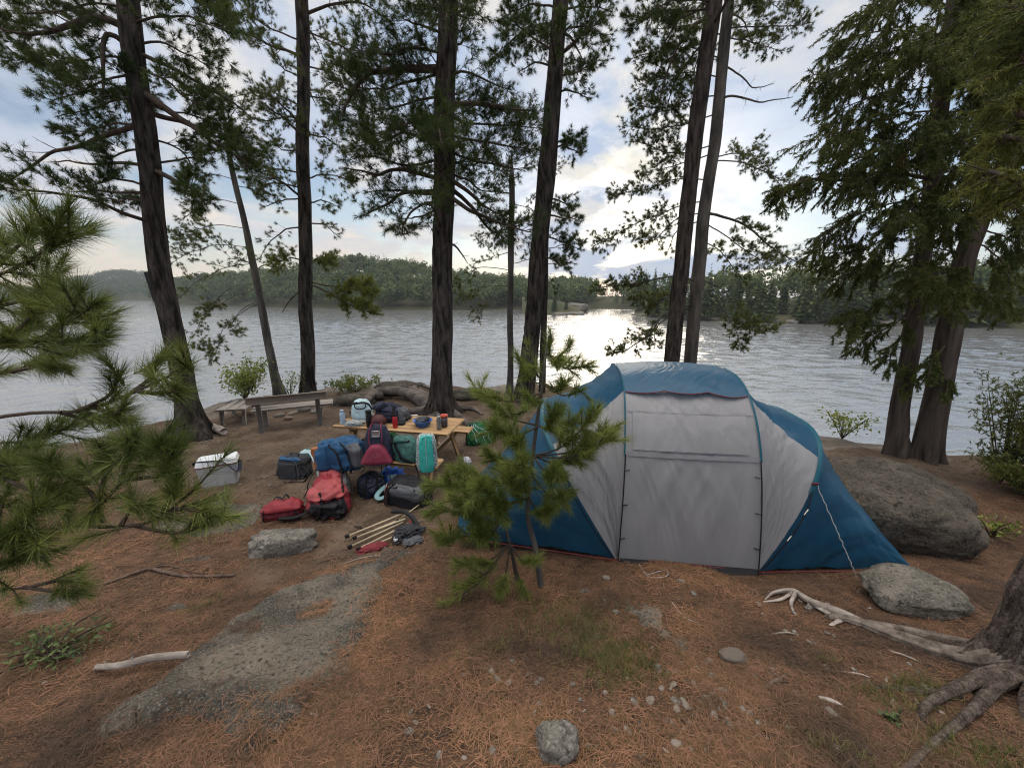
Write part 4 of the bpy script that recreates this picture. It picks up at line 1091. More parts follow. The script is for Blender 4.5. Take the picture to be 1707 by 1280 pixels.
# ---- gnarled root tree at the right edge, near the camera
rb = G(1705, 1120)
rt = thing('cedar_tree', 'gnarled cedar at the right edge with bleached sprawling roots', 'cedar tree', rb)
tb = rb + np.array((0.03, 0.02, 0.0))
c = crv([tb + (-0.10, 0, -0.12), tb + (-0.07, 0, 0.10), tb + (-0.05, 0, 0.30), tb + (-0.02, 0.0, 0.62), tb + (0.06, 0.02, 1.2), tb + (0.26, 0.06, 2.4), tb + (0.42, 0.1, 5.5)], 420)
hz = c[:, 2] - rb[2]
tm = MB().tube(c, 0.125 - 0.012 * np.clip(hz, 0, 5) + 0.09 * np.exp(-np.clip(hz, 0, 9) / 0.16), 120, bump=0.20, seed=77)
V = tm.v[0]; cx = np.interp(V[:, 2], c[:, 2], c[:, 0]); cy = np.interp(V[:, 2], c[:, 2], c[:, 1]); ang = np.arctan2(V[:, 1] - cy, V[:, 0] - cx)
rib = 1.06 + 0.07 * np.sin(ang * 5 + 1.3 * V[:, 2]) - 0.20 * np.abs(fbm(np.cos(ang) * 5.5, np.sin(ang) * 5.5, V[:, 2] * 1.5, 5, 4)) + 0.05 * fbm(np.cos(ang) * 13, np.sin(ang) * 13, V[:, 2] * 14, 6, 2)
V[:, 0] = cx + (V[:, 0] - cx) * rib; V[:, 1] = cy + (V[:, 1] - cy) * rib
tm.build('trunk', M['bark_root'], rt, rb)
def root_g(pts, radii, name='root', mat='bark_root', seed=0, n=18):
    c = crv(pts, 90); m_ = MB().tube(c, np.interp(np.linspace(0, 1, 90), np.linspace(0, 1, len(radii)), radii) * 0.86, max(n, 22), bump=0.30, seed=seed)
    V = m_.v[0].reshape(90, -1, 3); cen = c[:, None]; rel = V - cen; ai = np.linspace(0, 2 * np.pi, V.shape[1], endpoint=False)[None]
    L_ = np.concatenate([[0], np.cumsum(np.linalg.norm(np.diff(c, axis=0), axis=1))])[:, None]
    rid = 1 - 0.32 * np.abs(fbm(np.cos(ai) * 2.6 + 0 * L_, np.sin(ai) * 2.6 + 0 * L_, L_ * 0.9 + seed, seed + 5, 3)) + 0.10
    m_.v[0] = (cen + rel * rid[..., None]).reshape(-1, 3)
    m_.build(name, M[mat], rt, rb)
gp = lambda px, py, h: tuple(G(px, py) + np.array((0, 0, h - 0.018)))
root_g([tb + (-0.02, 0, 0.14), gp(1650, 1118, 0.08), gp(1590, 1100, 0.03), gp(1500, 1070, 0.035), gp(1425, 1040, 0.035), gp(1380, 1030, 0.03)], [0.105, 0.09, 0.074, 0.055, 0.04, 0.028], seed=81, n=40, mat='root_pale')
root_g([gp(1690, 1098, 0.06), gp(1640, 1085, 0.035), gp(1540, 1062, 0.035), gp(1450, 1045, 0.04), gp(1400, 1035, 0.03)], [0.036, 0.034, 0.034, 0.024, 0.012], seed=82, mat='root_pale')
root_g([gp(1440, 1045, 0.04), gp(1400, 1028, 0.05), gp(1350, 1010, 0.06), gp(1320, 992, 0.06), gp(1290, 993, 0.05), gp(1275, 1000, 0.02)], [0.035, 0.032, 0.027, 0.022, 0.015, 0.006], mat='driftwood', seed=83)
root_g([gp(1325, 995, 0.06), gp(1318, 1010, 0.03), gp(1330, 1030, 0.0)], [0.02, 0.014, 0.008], mat='driftwood', seed=84, n=10)
root_g([gp(1320, 993, 0.05), gp(1300, 1003, 0.04), gp(1272, 1003, 0.015)], [0.016, 0.012, 0.006], mat='driftwood', seed=85, n=10)
root_g([gp(1385, 1032, 0.045), gp(1350, 1008, 0.03), gp(1332, 990, 0.01)], [0.018, 0.012, 0.006], mat='driftwood', seed=86, n=10)
root_g([gp(1400, 1038, 0.03), gp(1375, 1045, 0.0)], [0.02, 0.006], mat='driftwood', seed=87, n=10)
root_g([tb + (-0.04, -0.06, 0.10), gp(1625, 1140, 0.05), gp(1590, 1160, 0.025), gp(1500, 1150, 0.01), gp(1415, 1140, -0.01)], [0.06, 0.04, 0.028, 0.022, 0.012], seed=88)
root_g([tb + (-0.06, -0.05, 0.08), gp(1610, 1150, 0.06), gp(1560, 1172, 0.05), gp(1535, 1195, 0.035), gp(1560, 1235, -0.01)], [0.06, 0.036, 0.026, 0.022, 0.016], seed=89)
root_g([tb + (0.0, -0.08, 0.10), gp(1665, 1150, 0.07), gp(1620, 1190, 0.045), gp(1560, 1240, 0.03), gp(1500, 1300, 0.02)], [0.07, 0.044, 0.030, 0.025, 0.020], seed=90)
root_g([tb + (0.05, -0.1, 0.10), gp(1720, 1180, 0.05), gp(1740, 1260, 0.0)], [0.08, 0.06, 0.04], seed=91)
root_g([tb + (0.0, 0.06, 0.10), gp(1700, 1060, 0.02), gp(1690, 1035, -0.02)], [0.07, 0.04, 0.02], seed=92)
wood = MB(); fl = Foliage(); rg = np.random.default_rng(5)
ttop = c[-1]
for (h, pts_, sz) in [(2.3, [(1690, 300), (1660, 300), (1625, 320)], 0.22), (2.5, [(1720, 250), (1680, 235), (1640, 245)], 0.2), (2.2, [(1730, 340), (1690, 330), (1650, 345)], 0.16),
                      (2.9, [(1740, 200), (1700, 170), (1660, 170)], 0.25), (3.3, [(1760, 110), (1700, 80), (1650, 70)], 0.25), (3.6, [(1780, 20), (1720, 10), (1670, 0)], 0.3)]:
    st = c[int(np.argmin(np.abs(hz - h)))]
    path = [st] + [P(px, py, rb[1] + 0.25 * i) for i, (px, py) in enumerate(pts_)]
    limb(wood, fl, path, 0.014, rg, 'f', sz * 0.8, 0.035, 26, 0.005, 2.2, 0.25, cedar=True)
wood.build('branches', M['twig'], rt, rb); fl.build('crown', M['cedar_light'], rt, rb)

# ---- young pine in front of the tent
def young_pine(name, label, base, stem, r0, shoots, seed, L, mat='needle_young', k=34, w=0.0028, mult=1.0):
    rng = np.random.default_rng(seed)
    root = thing(name, label, 'young pine', base)
    stems = MB(); fol = Foliage()
    for path, r in stem: stems.tube(crv(path, 30), np.linspace(r, 0.006, 30), 10, bump=0.1, seed=seed)
    stems.build('trunk', M['bark_grey'], root, base)
    wood = MB()
    C, D = [], []
    for path, ntuft in shoots:
        c = crv(path, 20); T = unit(np.gradient(c, axis=0))
        wood.tube(c, np.linspace(0.009, 0.004, 20), 6)
        C.append(c[-1]); D.append(T[-1])
        ll = np.linalg.norm(np.diff(c, axis=0), axis=1).sum()
        for q in range(int(ntuft * mult)):
            i = rng.integers(8, 20); dv = unit(T[i] + rng.normal(0, 0.65, 3) + np.array((0, 0, 0.25)))
            p1 = c[i] + dv * rng.uniform(0.04, 0.16) * min(1, ll * 1.8)
            wood.tube([c[i], p1], [0.004, 0.003], 4, cap=False); C.append(p1); D.append(dv)
    wood.build('branches', M['twig'], root, base)
    C = np.array(C); D = np.array(D)
    fol.needles(C, D, k, L, w, (0.15, 1.15), 0.06, rng, along=0.10)
    fol.needles(C, D, k // 3, L, w, (0.0, 0.6), 0.0, rng, along=0.02)
    fol.build('needles', M[mat], root, base)
    return root
yb = G(903, 978); Yp = yb[1]
pp = lambda px, py, dy=0.0: P(px, py, Yp + dy)
stem = [([yb + (0, 0, -.05), pp(893, 915), pp(880, 860), pp(885, 790), pp(893, 720), pp(903, 650), pp(910, 590), pp(916, 560)], 0.028),
        ([pp(862, 965, .15), pp(852, 915, .12), pp(838, 860, .1), pp(830, 800, 0.0)], 0.02)]
sh = []
for (sx, sy), tips in {
    (912, 590): [((918, 560), 0, 4), ((950, 575), .1, 4), ((975, 610), -.1, 5), ((945, 605), .2, 4), ((935, 590), -.2, 4)],
    (908, 640): [((865, 600), .1, 5), ((880, 575), -.1, 3), ((970, 650), .15, 4), ((940, 640), -.25, 5)],
    (903, 655): [((800, 655), -.1, 6), ((845, 690), .2, 6), ((880, 660), -.2, 5)],
    (898, 710): [((795, 650), .1, 4), ((825, 715), -.2, 6), ((960, 700), .2, 5), ((925, 690), -.3, 5)],
    (890, 760): [((1010, 735), -.15, 7), ((1020, 715), .0, 5), ((965, 755), .2, 6), ((985, 700), -.1, 5), ((930, 790), -.3, 6)],
    (886, 790): [((860, 740), -.3, 6), ((820, 760), .1, 6), ((770, 785), .15, 6), ((735, 810), .0, 7), ((940, 830), .1, 6)],
    (882, 830): [((760, 830), -.2, 7), ((725, 850), .1, 6), ((800, 815), -.3, 7), ((850, 800), -.35, 7), ((915, 850), -.2, 6), ((870, 770), -.4, 6)],
    (840, 860): [((780, 860), .1, 6), ((740, 895), .0, 6), ((800, 890), -.2, 6), ((830, 840), -.3, 6), ((765, 800), 0.2, 5)],
    (850, 905): [((800, 940), -.15, 4), ((760, 985), -.2, 4), ((775, 940), -.1, 4), ((890, 935), -.15, 4), ((835, 985), -.25, 4), ((880, 990), -.2, 3), ((755, 1000), -.3, 3)],
}.items():
    for (tx, ty), dy, nt_ in tips:
        mid = ((sx + tx) / 2, (sy + ty) / 2 + 14)
        nt_ = max(1, int(nt_ * (0.4 if sy <= 700 else 0.55 if sy >= 900 else 1.0)))
        sh.append(([pp(sx, sy), pp(mid[0], mid[1], dy * .6), pp(tx, ty, dy)], nt_))
young_pine('young_pine', 'bushy young pine with long needles standing in front of the tent', yb, stem, 0.03, sh, 51, 0.112, k=64, w=0.0036, mult=4.2)

# ---- foreground pine boughs reaching in from the left
lb = np.array((-3.1, 1.75, G1(-3.1, 1.75)))
Yl = 1.5
q_ = lambda px, py, dy=0.0: P(px, py, Yl + dy)
stl = [([lb + (0, 0, -.1), lb + (0.05, 0, 1.0), lb + (0.0, 0.05, 2.2), lb + (0.05, 0, 3.2)], 0.06)]
sl = []
def bough(pts, n, side=()):
    sl.append(([q_(*p) for p in pts], n))
    for s__ in side: sl.append(([q_(*p) for p in s__[0]], s__[1]))
bough([(-330, 500, .3), (-60, 470, .2), (40, 440, .1), (115, 392, .0)], 16, [([(20, 450, .1), (70, 420, 0), (95, 380, -.05)], 6), ([(-20, 460, .2), (40, 400, .2), (55, 385, .2)], 7), ([(-40, 470, .2), (-10, 420, .3), (20, 395, .3)], 7)])
bough([(-330, 540, .2), (-80, 530, .3), (20, 505, .4), (90, 470, .4)], 14, [([(0, 510, .4), (50, 500, .3), (80, 500, .3)], 8)])
bough([(-330, 640, .3), (-60, 590, .1), (60, 565, 0), (165, 505, -.05)], 16, [([(40, 570, 0), (100, 570, -.1), (165, 565, -.1)], 9), ([(80, 555, 0), (130, 520, 0), (170, 540, .1)], 8), ([(0, 580, .1), (50, 530, .1), (90, 505, .2)], 8), ([(-40, 590, .1), (20, 560, .3), (60, 540, .4)], 8)])
bough([(-330, 690, .4), (-80, 640, .5), (30, 615, .6), (130, 585, .6)], 16, [([(20, 620, .5), (70, 610, .5), (110, 615, .5)], 8)])
bough([(-330, 760, .2), (0, 695, .1), (130, 685, .0), (220, 655, -.05), (312, 612, -.1)], 5, [([(130, 685, 0), (180, 660, -.05), (200, 625, -.05)], 3), ([(220, 655, -.05), (250, 630, 0), (262, 605, 0)], 3), ([(230, 652, -.05), (265, 655, -.1), (300, 650, -.1)], 3), ([(100, 687, 0), (150, 700, .05), (215, 705, .1)], 4), ([(160, 680, 0), (190, 690, -.1), (205, 680, -.1)], 3)])
bough([(-330, 800, .4), (-60, 745, .3), (50, 735, .2), (110, 715, .2)], 12)
bough([(-330, 930, .1), (20, 890, 0), (120, 875, -.05), (165, 845, -.1), (205, 800, -.15)], 4, [([(165, 845, -.1), (145, 815, -.1), (85, 775, -.1)], 6), ([(205, 800, -.15), (240, 775, -.15), (265, 735, -.2)], 8), ([(200, 805, -.15), (215, 760, -.15), (225, 725, -.15)], 7), ([(160, 850, -.1), (175, 790, -.05), (180, 750, -.05)], 7), ([(205, 800, -.15), (270, 790, -.2), (290, 755, -.2)], 6)])
bough([(120, 875, -.05), (200, 878, -.1), (260, 865, -.15), (325, 815, -.2)], 5, [([(280, 850, -.15), (320, 850, -.2), (372, 862, -.2)], 4), ([(220, 875, -.1), (290, 888, -.15), (345, 875, -.2)], 4), ([(270, 855, -.15), (290, 820, -.2), (295, 800, -.2)], 5), ([(170, 870, -.1), (165, 835, -.1), (150, 860, -.15)], 2), ([(200, 878, -.1), (225, 840, -.2), (240, 845, -.2)], 3)])
bough([(-330, 850, .2), (-60, 800, .1), (20, 790, .0), (90, 780, -.1)], 14, [([(0, 795, .0), (60, 820, -.1), (110, 830, -.1)], 9), ([(-60, 800, .1), (0, 760, .1), (50, 745, .1)], 8), ([(-60, 810, .1), (0, 840, 0), (60, 850, 0)], 9)])
bough([(-330, 960, 0), (-80, 930, -.1), (0, 910, -.15), (70, 895, -.2)], 14, [([(-20, 915, -.15), (30, 880, -.2), (60, 850, -.2)], 9), ([(-60, 925, -.1), (0, 940, -.2), (40, 925, -.2)], 8)])
bough([(-330, 1010, .2), (-60, 990, .1), (60, 975, 0), (130, 950, 0)], 3, [([(40, 978, 0), (85, 985, 0), (120, 990, 0)], 3), ([(60, 975, 0), (100, 968, 0), (140, 972, .05)], 2)])
young_pine('pine_tree', 'pine reaching long-needled boughs into the picture from the left edge', lb, stl, 0.06, sl, 61, 0.106, mat='needle_bough', k=84, w=0.0025, mult=1.1)

# ---- shrubs
def shrub(name, label, base, r, h, n, leaf, mat, seed, stems=7, cat='shrub', up=0.5, conif=False, ns=0.0, spread=1.0):
    rng = np.random.default_rng(seed)
    root = thing(name, label, cat, base); base = np.asarray(base)
    wd = MB(); fl = Foliage(); C = []
    for s__ in range(stems):
        a = rng.uniform(0, 6.28); rr = r * rng.uniform(0.3, 1.0)
        tip = base + (math.cos(a) * rr, math.sin(a) * rr * spread, h * rng.uniform(0.5, 1.0))
        c = crv([base, base + (tip - base) * 0.5 + (0, 0, 0.1 * h) + rng.normal(0, 0.05 * r, 3), tip], 14)
        wd.tube(c, np.linspace(0.010, 0.003, 14), 5)
        for q in range(n // stems):
            i = rng.integers(4, 14); C.append(c[i] + rng.normal(0, 1, 3) * np.array((r, r * spread, h * 0.6)) * 0.16)
    C = np.array(C)
    wd.build('stems', M['twig'], root, base)
    if conif:
        D = unit(rng.normal(size=C.shape) + np.array((0, 0, up)))
        fl.needles(C, D, 12, leaf, leaf * 0.16, (0.05, 0.8), 0.1, rng, along=leaf)
    else: fl.leaves(C, rng.normal(size=C.shape) + np.array((0, 0, up)), leaf, rng)
    fl.build('foliage', M[mat], root, base)
    return root
sp = P(410, 672, 9.9); sp[2] = G1(sp[0], sp[1])
shrub('shrub', 'bright yellow-green leafy shrub left of the wooden bench', sp, 0.60, 1.1, 1900, 0.08, 'leaf', 71, 15)
sp = P(485, 668, 10.4); sp[2] = G1(sp[0], sp[1])
shrub('shrub', 'thin pale-leaved shrub between the trunks behind the bench', sp, 0.55, 0.75, 260, 0.06, 'leaf', 72, 7)
sp = P(595, 662, 10.9); sp[2] = G1(sp[0], sp[1])
shrub('shrub', 'low spreading juniper on the bank right of the bench', sp, 0.95, 0.42, 300, 0.10, 'needle_yellow', 73, 13, up=1.5, conif=True)
sp = P(1395, 775, 7.25); sp[2] = G1(sp[0], sp[1])
shrub('shrub', 'yellow-green leafy bush peeking over the boulder', sp, 0.55, 0.62, 420, 0.07, 'leaf', 74, 9)
sp = P(1650, 860, 5.3); sp[2] = G1(sp[0], sp[1])
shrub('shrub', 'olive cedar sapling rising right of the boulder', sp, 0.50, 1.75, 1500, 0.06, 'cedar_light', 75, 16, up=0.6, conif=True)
sp = P(1690, 890, 4.9); sp[2] = G1(sp[0], sp[1])
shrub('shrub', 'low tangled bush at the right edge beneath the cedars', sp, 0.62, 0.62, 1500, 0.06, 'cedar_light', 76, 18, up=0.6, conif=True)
sp = G(1650, 895)
shrub('shrub', 'small leafy seedling on the dirt right of the boulder', sp, 0.28, 0.25, 120, 0.06, 'leaf', 77, 7)
sp = G(85, 1095)
shrub('ground_plant', 'low green leafy plant among needles in the left foreground', sp, 0.34, 0.12, 320, 0.04, 'leaf_dark', 78, 20, 'plant', up=2.0)
sp = G(1485, 1205)
shrub('ground_plant', 'tiny green seedling beside the bleached root at lower right', sp, 0.07, 0.07, 40, 0.035, 'leaf_dark', 79, 5, 'plant', up=2.0)
# ------------------------------------------------------------------ tent
def fabric(name, c, c2, tr=0.2, rough=0.5, scale=2.0, bump=0.35, bscale=5.0, stretch=(1, 1, 1), spec=0.4, dist=1.2, bdist=0.03, tcol=None):
    return mk(name, c, c2, scale, rough, bump, bscale, tr, spec, stretch=stretch, dist=dist, bdist=bdist, detail=3, tcol=tcol)
M['tent_blue'] = fabric('blue tent fabric', (0.013, 0.090, 0.174), (0.018, 0.112, 0.208), 0.30, 0.42, bscale=3.2, stretch=(1, 1, 0.6), spec=0.5)
M['tent_teal'] = fabric('teal tent fabric', (0.018, 0.14, 0.20), (0.022, 0.165, 0.23), 0.35, 0.45)
M['tent_grey'] = fabric('grey tent fabric', (0.385, 0.38, 0.39), (0.44, 0.435, 0.445), 0.30, 0.5, bscale=3.4, bump=0.4, stretch=(1.6, 1, 0.45))
M['tent_grey_light'] = fabric('lighter grey tent fabric', (0.415, 0.41, 0.42), (0.47, 0.465, 0.475), 0.33, 0.45, bscale=4.5, bump=0.4, stretch=(1.6, 1, 0.7))
M['tent_mesh'] = mk('black groundsheet', (0.012, 0.013, 0.016), None, rough=0.7)
M['red_pipe'] = mk('red piping', (0.17, 0.028, 0.033), None, rough=0.6)
M['black'] = mk('black webbing', (0.012, 0.012, 0.014), None, rough=0.75)
M['white_cord'] = mk('white cord', (0.50, 0.50, 0.49), None, rough=0.7)
M['steel'] = mk('steel peg', (0.55, 0.55, 0.55), None, rough=0.35, metal=1.0)
M['reflect'] = mk('pale reflective tab', (0.72, 0.74, 0.62), None, rough=0.3)

tA, tB = G(1033, 935), G(1262, 957)
tA[2] = G1(*tA[:2]); tB[2] = G1(*tB[:2])
tu = (tB - tA); tu[2] = 0; TW = np.linalg.norm(tu); tu /= TW
tv = np.array((-tu[1], tu[0], 0))
TZ = 0.5 * (tA[2] + tB[2]) + 0.01
def T3(u, v, z):
    u, v, z = np.broadcast_arrays(np.asarray(u, float), np.asarray(v, float), np.asarray(z, float))
    return np.stack([tA[0] + tu[0] * u + tv[0] * v, tA[1] + tu[1] * u + tv[1] * v, TZ + z + 0 * u], -1)
tent = thing('camping_tent', 'large grey and blue dome tent pitched on the bare ground', 'tent', tuple(T3(TW / 2, 0, 0)))
torg = T3(TW / 2, 0, 0)
DEP = 2.1
# arch profile (v, z) with parameter t in 0..1, t = 0.5 on top
def arch(t, H=1.79, D=DEP, lean=0.0):
    a = np.asarray(t, float) * np.pi
    e = 0.62
    v = D / 2 - D / 2 * np.sign(np.cos(a)) * np.abs(np.cos(a)) ** e
    z = H * np.abs(np.sin(a)) ** 0.70
    return v, z
def mainL(t):
    v, z = arch(t); return np.stack([-0.02 + 0.015 * z, v, z], -1)
def mainR(t):
    v, z = arch(t); return np.stack([TW - 0.075 * z, v, z - 0.0], -1)
def hoopR(t):
    v, z = arch(t, 1.30, DEP * 0.98); return np.stack([TW + 0.02 + 0.47 * z, v + 0.02, z], -1)
def hoopL(t):
    v, z = arch(t, 1.30, DEP * 0.98); return np.stack([-0.04 - 0.62 * z, v + 0.02, z], -1)
cR = G(1522, 952)
cR_uv = np.array(((cR - tA)[:2] @ tu[:2], (cR - tA)[:2] @ tv[:2]))
def endR(t):
    f = np.clip((np.asarray(t) - 0.27) / 0.46, 0, 1)
    u = cR_uv[0] + 0.16 * np.sin(f * np.pi); v = cR_uv[1] + (DEP - cR_uv[1] - 0.12) * f
    return np.stack([u, v, 0 * u + 0.01], -1)
def endL(t):
    f = np.clip((np.asarray(t) - 0.27) / 0.46, 0, 1)
    u = -1.72 - 0.16 * np.sin(f * np.pi); v = 0.16 + (DEP - 0.26) * f
    return np.stack([u, v, 0 * u + 0.01], -1)
def skin(A, B, ts, n=24, sag=0.0, wr=0.010, seed=0, lift=0.0, fan=None):
    s_ = np.linspace(0, 1, n)[:, None, None]
    a, b = A(ts), B(ts)
    p = a[None] * (1 - s_) + b[None] * s_
    # fabric sags a little between the poles and carries soft pulls
    cen = np.array((TW / 2, DEP / 2, 0.5))
    inw = unit(cen - p)
    S, TT = np.meshgrid(np.linspace(0, 1, n), ts, indexing='ij')
    env = (np.sin(S * np.pi) * 1.0)[..., None]
    w = wr * (fbm(S * 2 + TT * 4, TT * 16 - S * 9, 0, seed, 3) * 0.6 - 0.9 * np.abs(vnoise(S * 3 - TT * 5, TT * 34 + S * 21, 0, seed + 7)))[..., None]
    p = p + inw * env * sag - inw * (w * (0.25 + env)) - inw * lift
    return T3(p[..., 0], p[..., 1], p[..., 2])
TE = 0.360
TH = 0.285        # the same seam where it meets the outer hoop        # parameter of the cover's edge
def tb(name, Pg, mat, parent=tent):
    return MB().grid(Pg).build(name, M[mat], parent, torg)
tlow = np.linspace(0.0, TE, 90)
door = tb('door_panel', skin(mainL, mainR, tlow, 90, 0.02, 0.015, 3), 'tent_grey')
# window flap sewn onto the door: a paler band, and the hem tape under it
band = np.linspace(0.180, 0.278, 16)
def sub(A, B, f0, f1):
    return (lambda t: A(t) * (1 - f0) + B(t) * f0), (lambda t: A(t) * (1 - f1) + B(t) * f1)
a_, b_ = sub(mainL, mainR, 0.06, 0.93)
tb('window_flap', skin(a_, b_, band, 50, 0.015, 0.010, 5, 0.012), 'tent_grey_light', door)
a_, b_ = sub(mainL, mainR, 0.02, 0.985)
M['tape'] = fabric('seam tape', (0.27, 0.265, 0.28), (0.30, 0.295, 0.31), 0.1)
tb('hem_tape', skin(a_, b_, np.linspace(0.165, 0.175, 4), 40, 0.015, 0.008, 3, 0.010), 'tape', door)
tb('hem_tape', skin(a_, b_, np.linspace(0.280, 0.284, 3), 40, 0.015, 0.008, 3, 0.016), 'tape', door)
# blue roof cover with a scalloped front hem
def coverL(t): return mainL(t) + np.array((-0.008, 0, 0.0))
def coverR(t): return mainR(t) + np.array((0.008, 0, 0.0))
tc_ = np.linspace(0.0, 1.0, 110)
n = 110; Sg = np.linspace(0, 1, n)
scal = TE - 0.010 - 0.016 * np.abs(np.sin(Sg * np.pi * 3)) ** 0.8 * (0.4 + 0.6 * Sg)
rowsP = []
for i in range(n):
    ts = scal[i] + (1 - TE - scal[i]) * tc_
    p = coverL(ts) * (1 - Sg[i]) + coverR(ts) * Sg[i]
    inw = unit(np.array((TW / 2, DEP / 2, 0.5)) - p)
    ww = 0.0085 * (fbm(Sg[i] * 2.0 + tc_ * 3, tc_ * 5 - Sg[i] * 5, 0, 15, 2) - 1.1 * np.abs(vnoise(Sg[i] * 3 + tc_ * 5, tc_ * 22 - Sg[i] * 26, 0, 16))) * np.sin(np.pi * Sg[i]) ** 0.5 * np.minimum(1, tc_ * 8)
    p = p - inw * (0.012 + ww[:, None] + 0.03 * math.sin(np.pi * Sg[i]))
    rowsP.append(T3(p[:, 0], p[:, 1], p[:, 2]))
cover = tb('roof_cover', np.array(rowsP), 'tent_blue')
MB().tube(np.array(rowsP)[:, 0], 0.0045, 6).build('piping', M['red_pipe'], cover, torg)
tb('rear_panel', skin(mainL, mainR, np.linspace(1 - TE, 1, 30), 30, 0.02, 0.012, 4), 'tent_grey')
for side, (A, B, E) in {'r': (mainR, hoopR, endR), 'l': (mainL, hoopL, endL)}.items():
    sd_ = 7 if side == 'r' else 27
    BL = lambda t, B=B: B(np.where(np.asarray(t) < TE, np.asarray(t) * TH / TE, TH + (np.asarray(t) - TE) * (1 - TH) / (1 - TE)))
    tb('side_panel', skin(A, BL, tlow, 60, 0.03, 0.013, sd_), 'tent_grey')
    tb('bedroom_roof', skin(A, BL, np.linspace(TE, 1.0, 60), 34, 0.07, 0.016, sd_ + 1, 0.004), 'tent_blue')
    tb('bedroom_end', skin(B, E, np.linspace(0, 1, 80), 34, 0.035, 0.022, sd_ + 2), 'tent_blue')
    # teal sleeve over the hoop, black pole in the lower part
    tt = np.linspace(0.17, 0.83, 60); p = B(tt); inw = unit(np.array((TW / 2, DEP / 2, 0.3)) - p)
    hw = np.array((0.022, 0, 0.0))
    p0, p1 = p - inw * 0.012 - hw, p - inw * 0.012 + hw
    tb('pole_sleeve', np.stack([T3(*(p0 - inw * .0).T), T3(*(p - inw * 0.02).T), T3(*p1.T)]), 'tent_teal')
    tt = np.linspace(0.0, 0.2, 24); p = B(tt); p = p + np.array((0.03 if side == 'r' else -0.03, -0.035, 0.0)) * np.sin(np.linspace(0.15, 1, 24) * np.pi)[:, None]
    MB().tube(T3(*p.T), 0.0055, 6).build('tent_pole', M['black'], tent, torg)
    # main arch: sleeve high up, bare black pole and tabs below
    tt = np.linspace(0.0, 0.17, 26); p = A(tt) + np.array((0.0, -0.022, 0))
    pole = MB().tube(T3(*p.T), 0.0065, 6).build('tent_pole', M['black'], tent, torg)
    tt = np.linspace(0.165, 0.5, 30); p = A(tt); inw = unit(np.array((TW / 2, DEP / 2, 0.3)) - p); hw = np.array((0.008, 0, 0))
    tb('pole_sleeve', np.stack([T3(*(p - inw * .016 - hw).T), T3(*(p - inw * .03).T), T3(*(p - inw * .016 + hw).T)]), 'tent_teal')
    for tq in (0.02, 0.07, 0.135):
        p = A(np.array([tq]))[0] + np.array((0, -0.02, 0)); d = -0.05 if side == 'r' else 0.05
        q = MB(); q.beam(T3(*p), T3(p[0] + d, p[1] + 0.015, p[2] + 0.004), 0.012, 0.004, 0.001); q.build('pole_clip', M['black'], tent, torg)
    # red bottom piping and groundsheet lip
    gl_ = np.stack([A(np.array([0.0]))[0] * (1 - s) + np.array((*E(np.array([0.0]))[0][:2], 0.0)) * s for s in np.linspace(0, 1, 30)])
    MB().tube(T3(gl_[:, 0], gl_[:, 1] - 0.012, gl_[:, 2] + 0.012), 0.006, 6).build('piping', M['red_pipe'], tent, torg)
bl = np.linspace(0, 1, 30)
MB().tube(T3(TW * bl, -0.012 + 0 * bl, 0.012 + 0.02 * np.sin(bl * np.pi)), 0.006, 6).build('piping', M['red_pipe'], tent, torg)
MB().grid(np.stack([T3(TW * (0.02 + 0.96 * bl), -0.05 - 0.05 * np.sin(bl * np.pi) * (1 + .3 * np.sin(bl * 17)), 0.0 * bl + 0.0), T3(TW * bl, 0.0 + 0 * bl - 0.002, 0.035 + 0 * bl)])).build('groundsheet', M['tent_mesh'], tent, torg)
# shoulder strap, guy lines, pegs
sh_ = T3(*hoopR(np.array([0.20]))[0])
gpt = G(1428, 962)
for lab, a, b in (('r', sh_ + (0.01, -0.02, 0), gpt),):
    mid = (np.array(a) * .45 + np.array(b) * .55) + (0.02, -0.01, -0.04)
    c_ = crv([a, mid, b], 40)
    c_ = c_ + 0.004 * np.stack([np.sin(np.arange(40) * 1.9), np.cos(np.arange(40) * 2.3), np.sin(np.arange(40) * 1.3)], -1)
    MB().tube(c_, 0.0042, 6).build('guy_line', M['white_cord'], tent, torg)
    MB().tube([np.array(b) + (0, 0, .05), np.array(b) + (0.01, .01, -0.08)], 0.004, 6).build('peg', M['steel'], tent, torg)
for px, py in ((1265, 962), (1035, 938), (1521, 953)):
    b = G(px, py); MB().tube([b + (0.02, -0.02, .06), b + (-0.02, .01, -0.08)], 0.004, 6).build('peg', M['steel'], tent, torg)
k = MB(); k.box(sh_ + (0.0, -0.02, 0.0), (0.06, 0.02, 0.02), bev=0.004); k.build('buckle', M['red_pipe'], tent, torg)
for tq in (0.052, 0.115):
    p = hoopR(np.array([tq]))[0]; q = T3(p[0] + 0.02, p[1] - 0.035, p[2]); MB().beam(q, q + (0.03, 0, 0.055), 0.010, 0.004, 0.001).build('reflective_tab', M['reflect'], tent, torg)
c_ = crv([G(1065, 942) + (0, 0, .01), G(1082, 962) + (0, 0, .006), G(1110, 962) + (0, 0, .01), G(1112, 952) + (0, 0, .008), G(1095, 955) + (0, 0, .012), G(1078, 960) + (0, 0, .01)], 50)
MB().tube(c_, 0.0035, 5).build('guy_line', M['white_cord'], tent, torg)

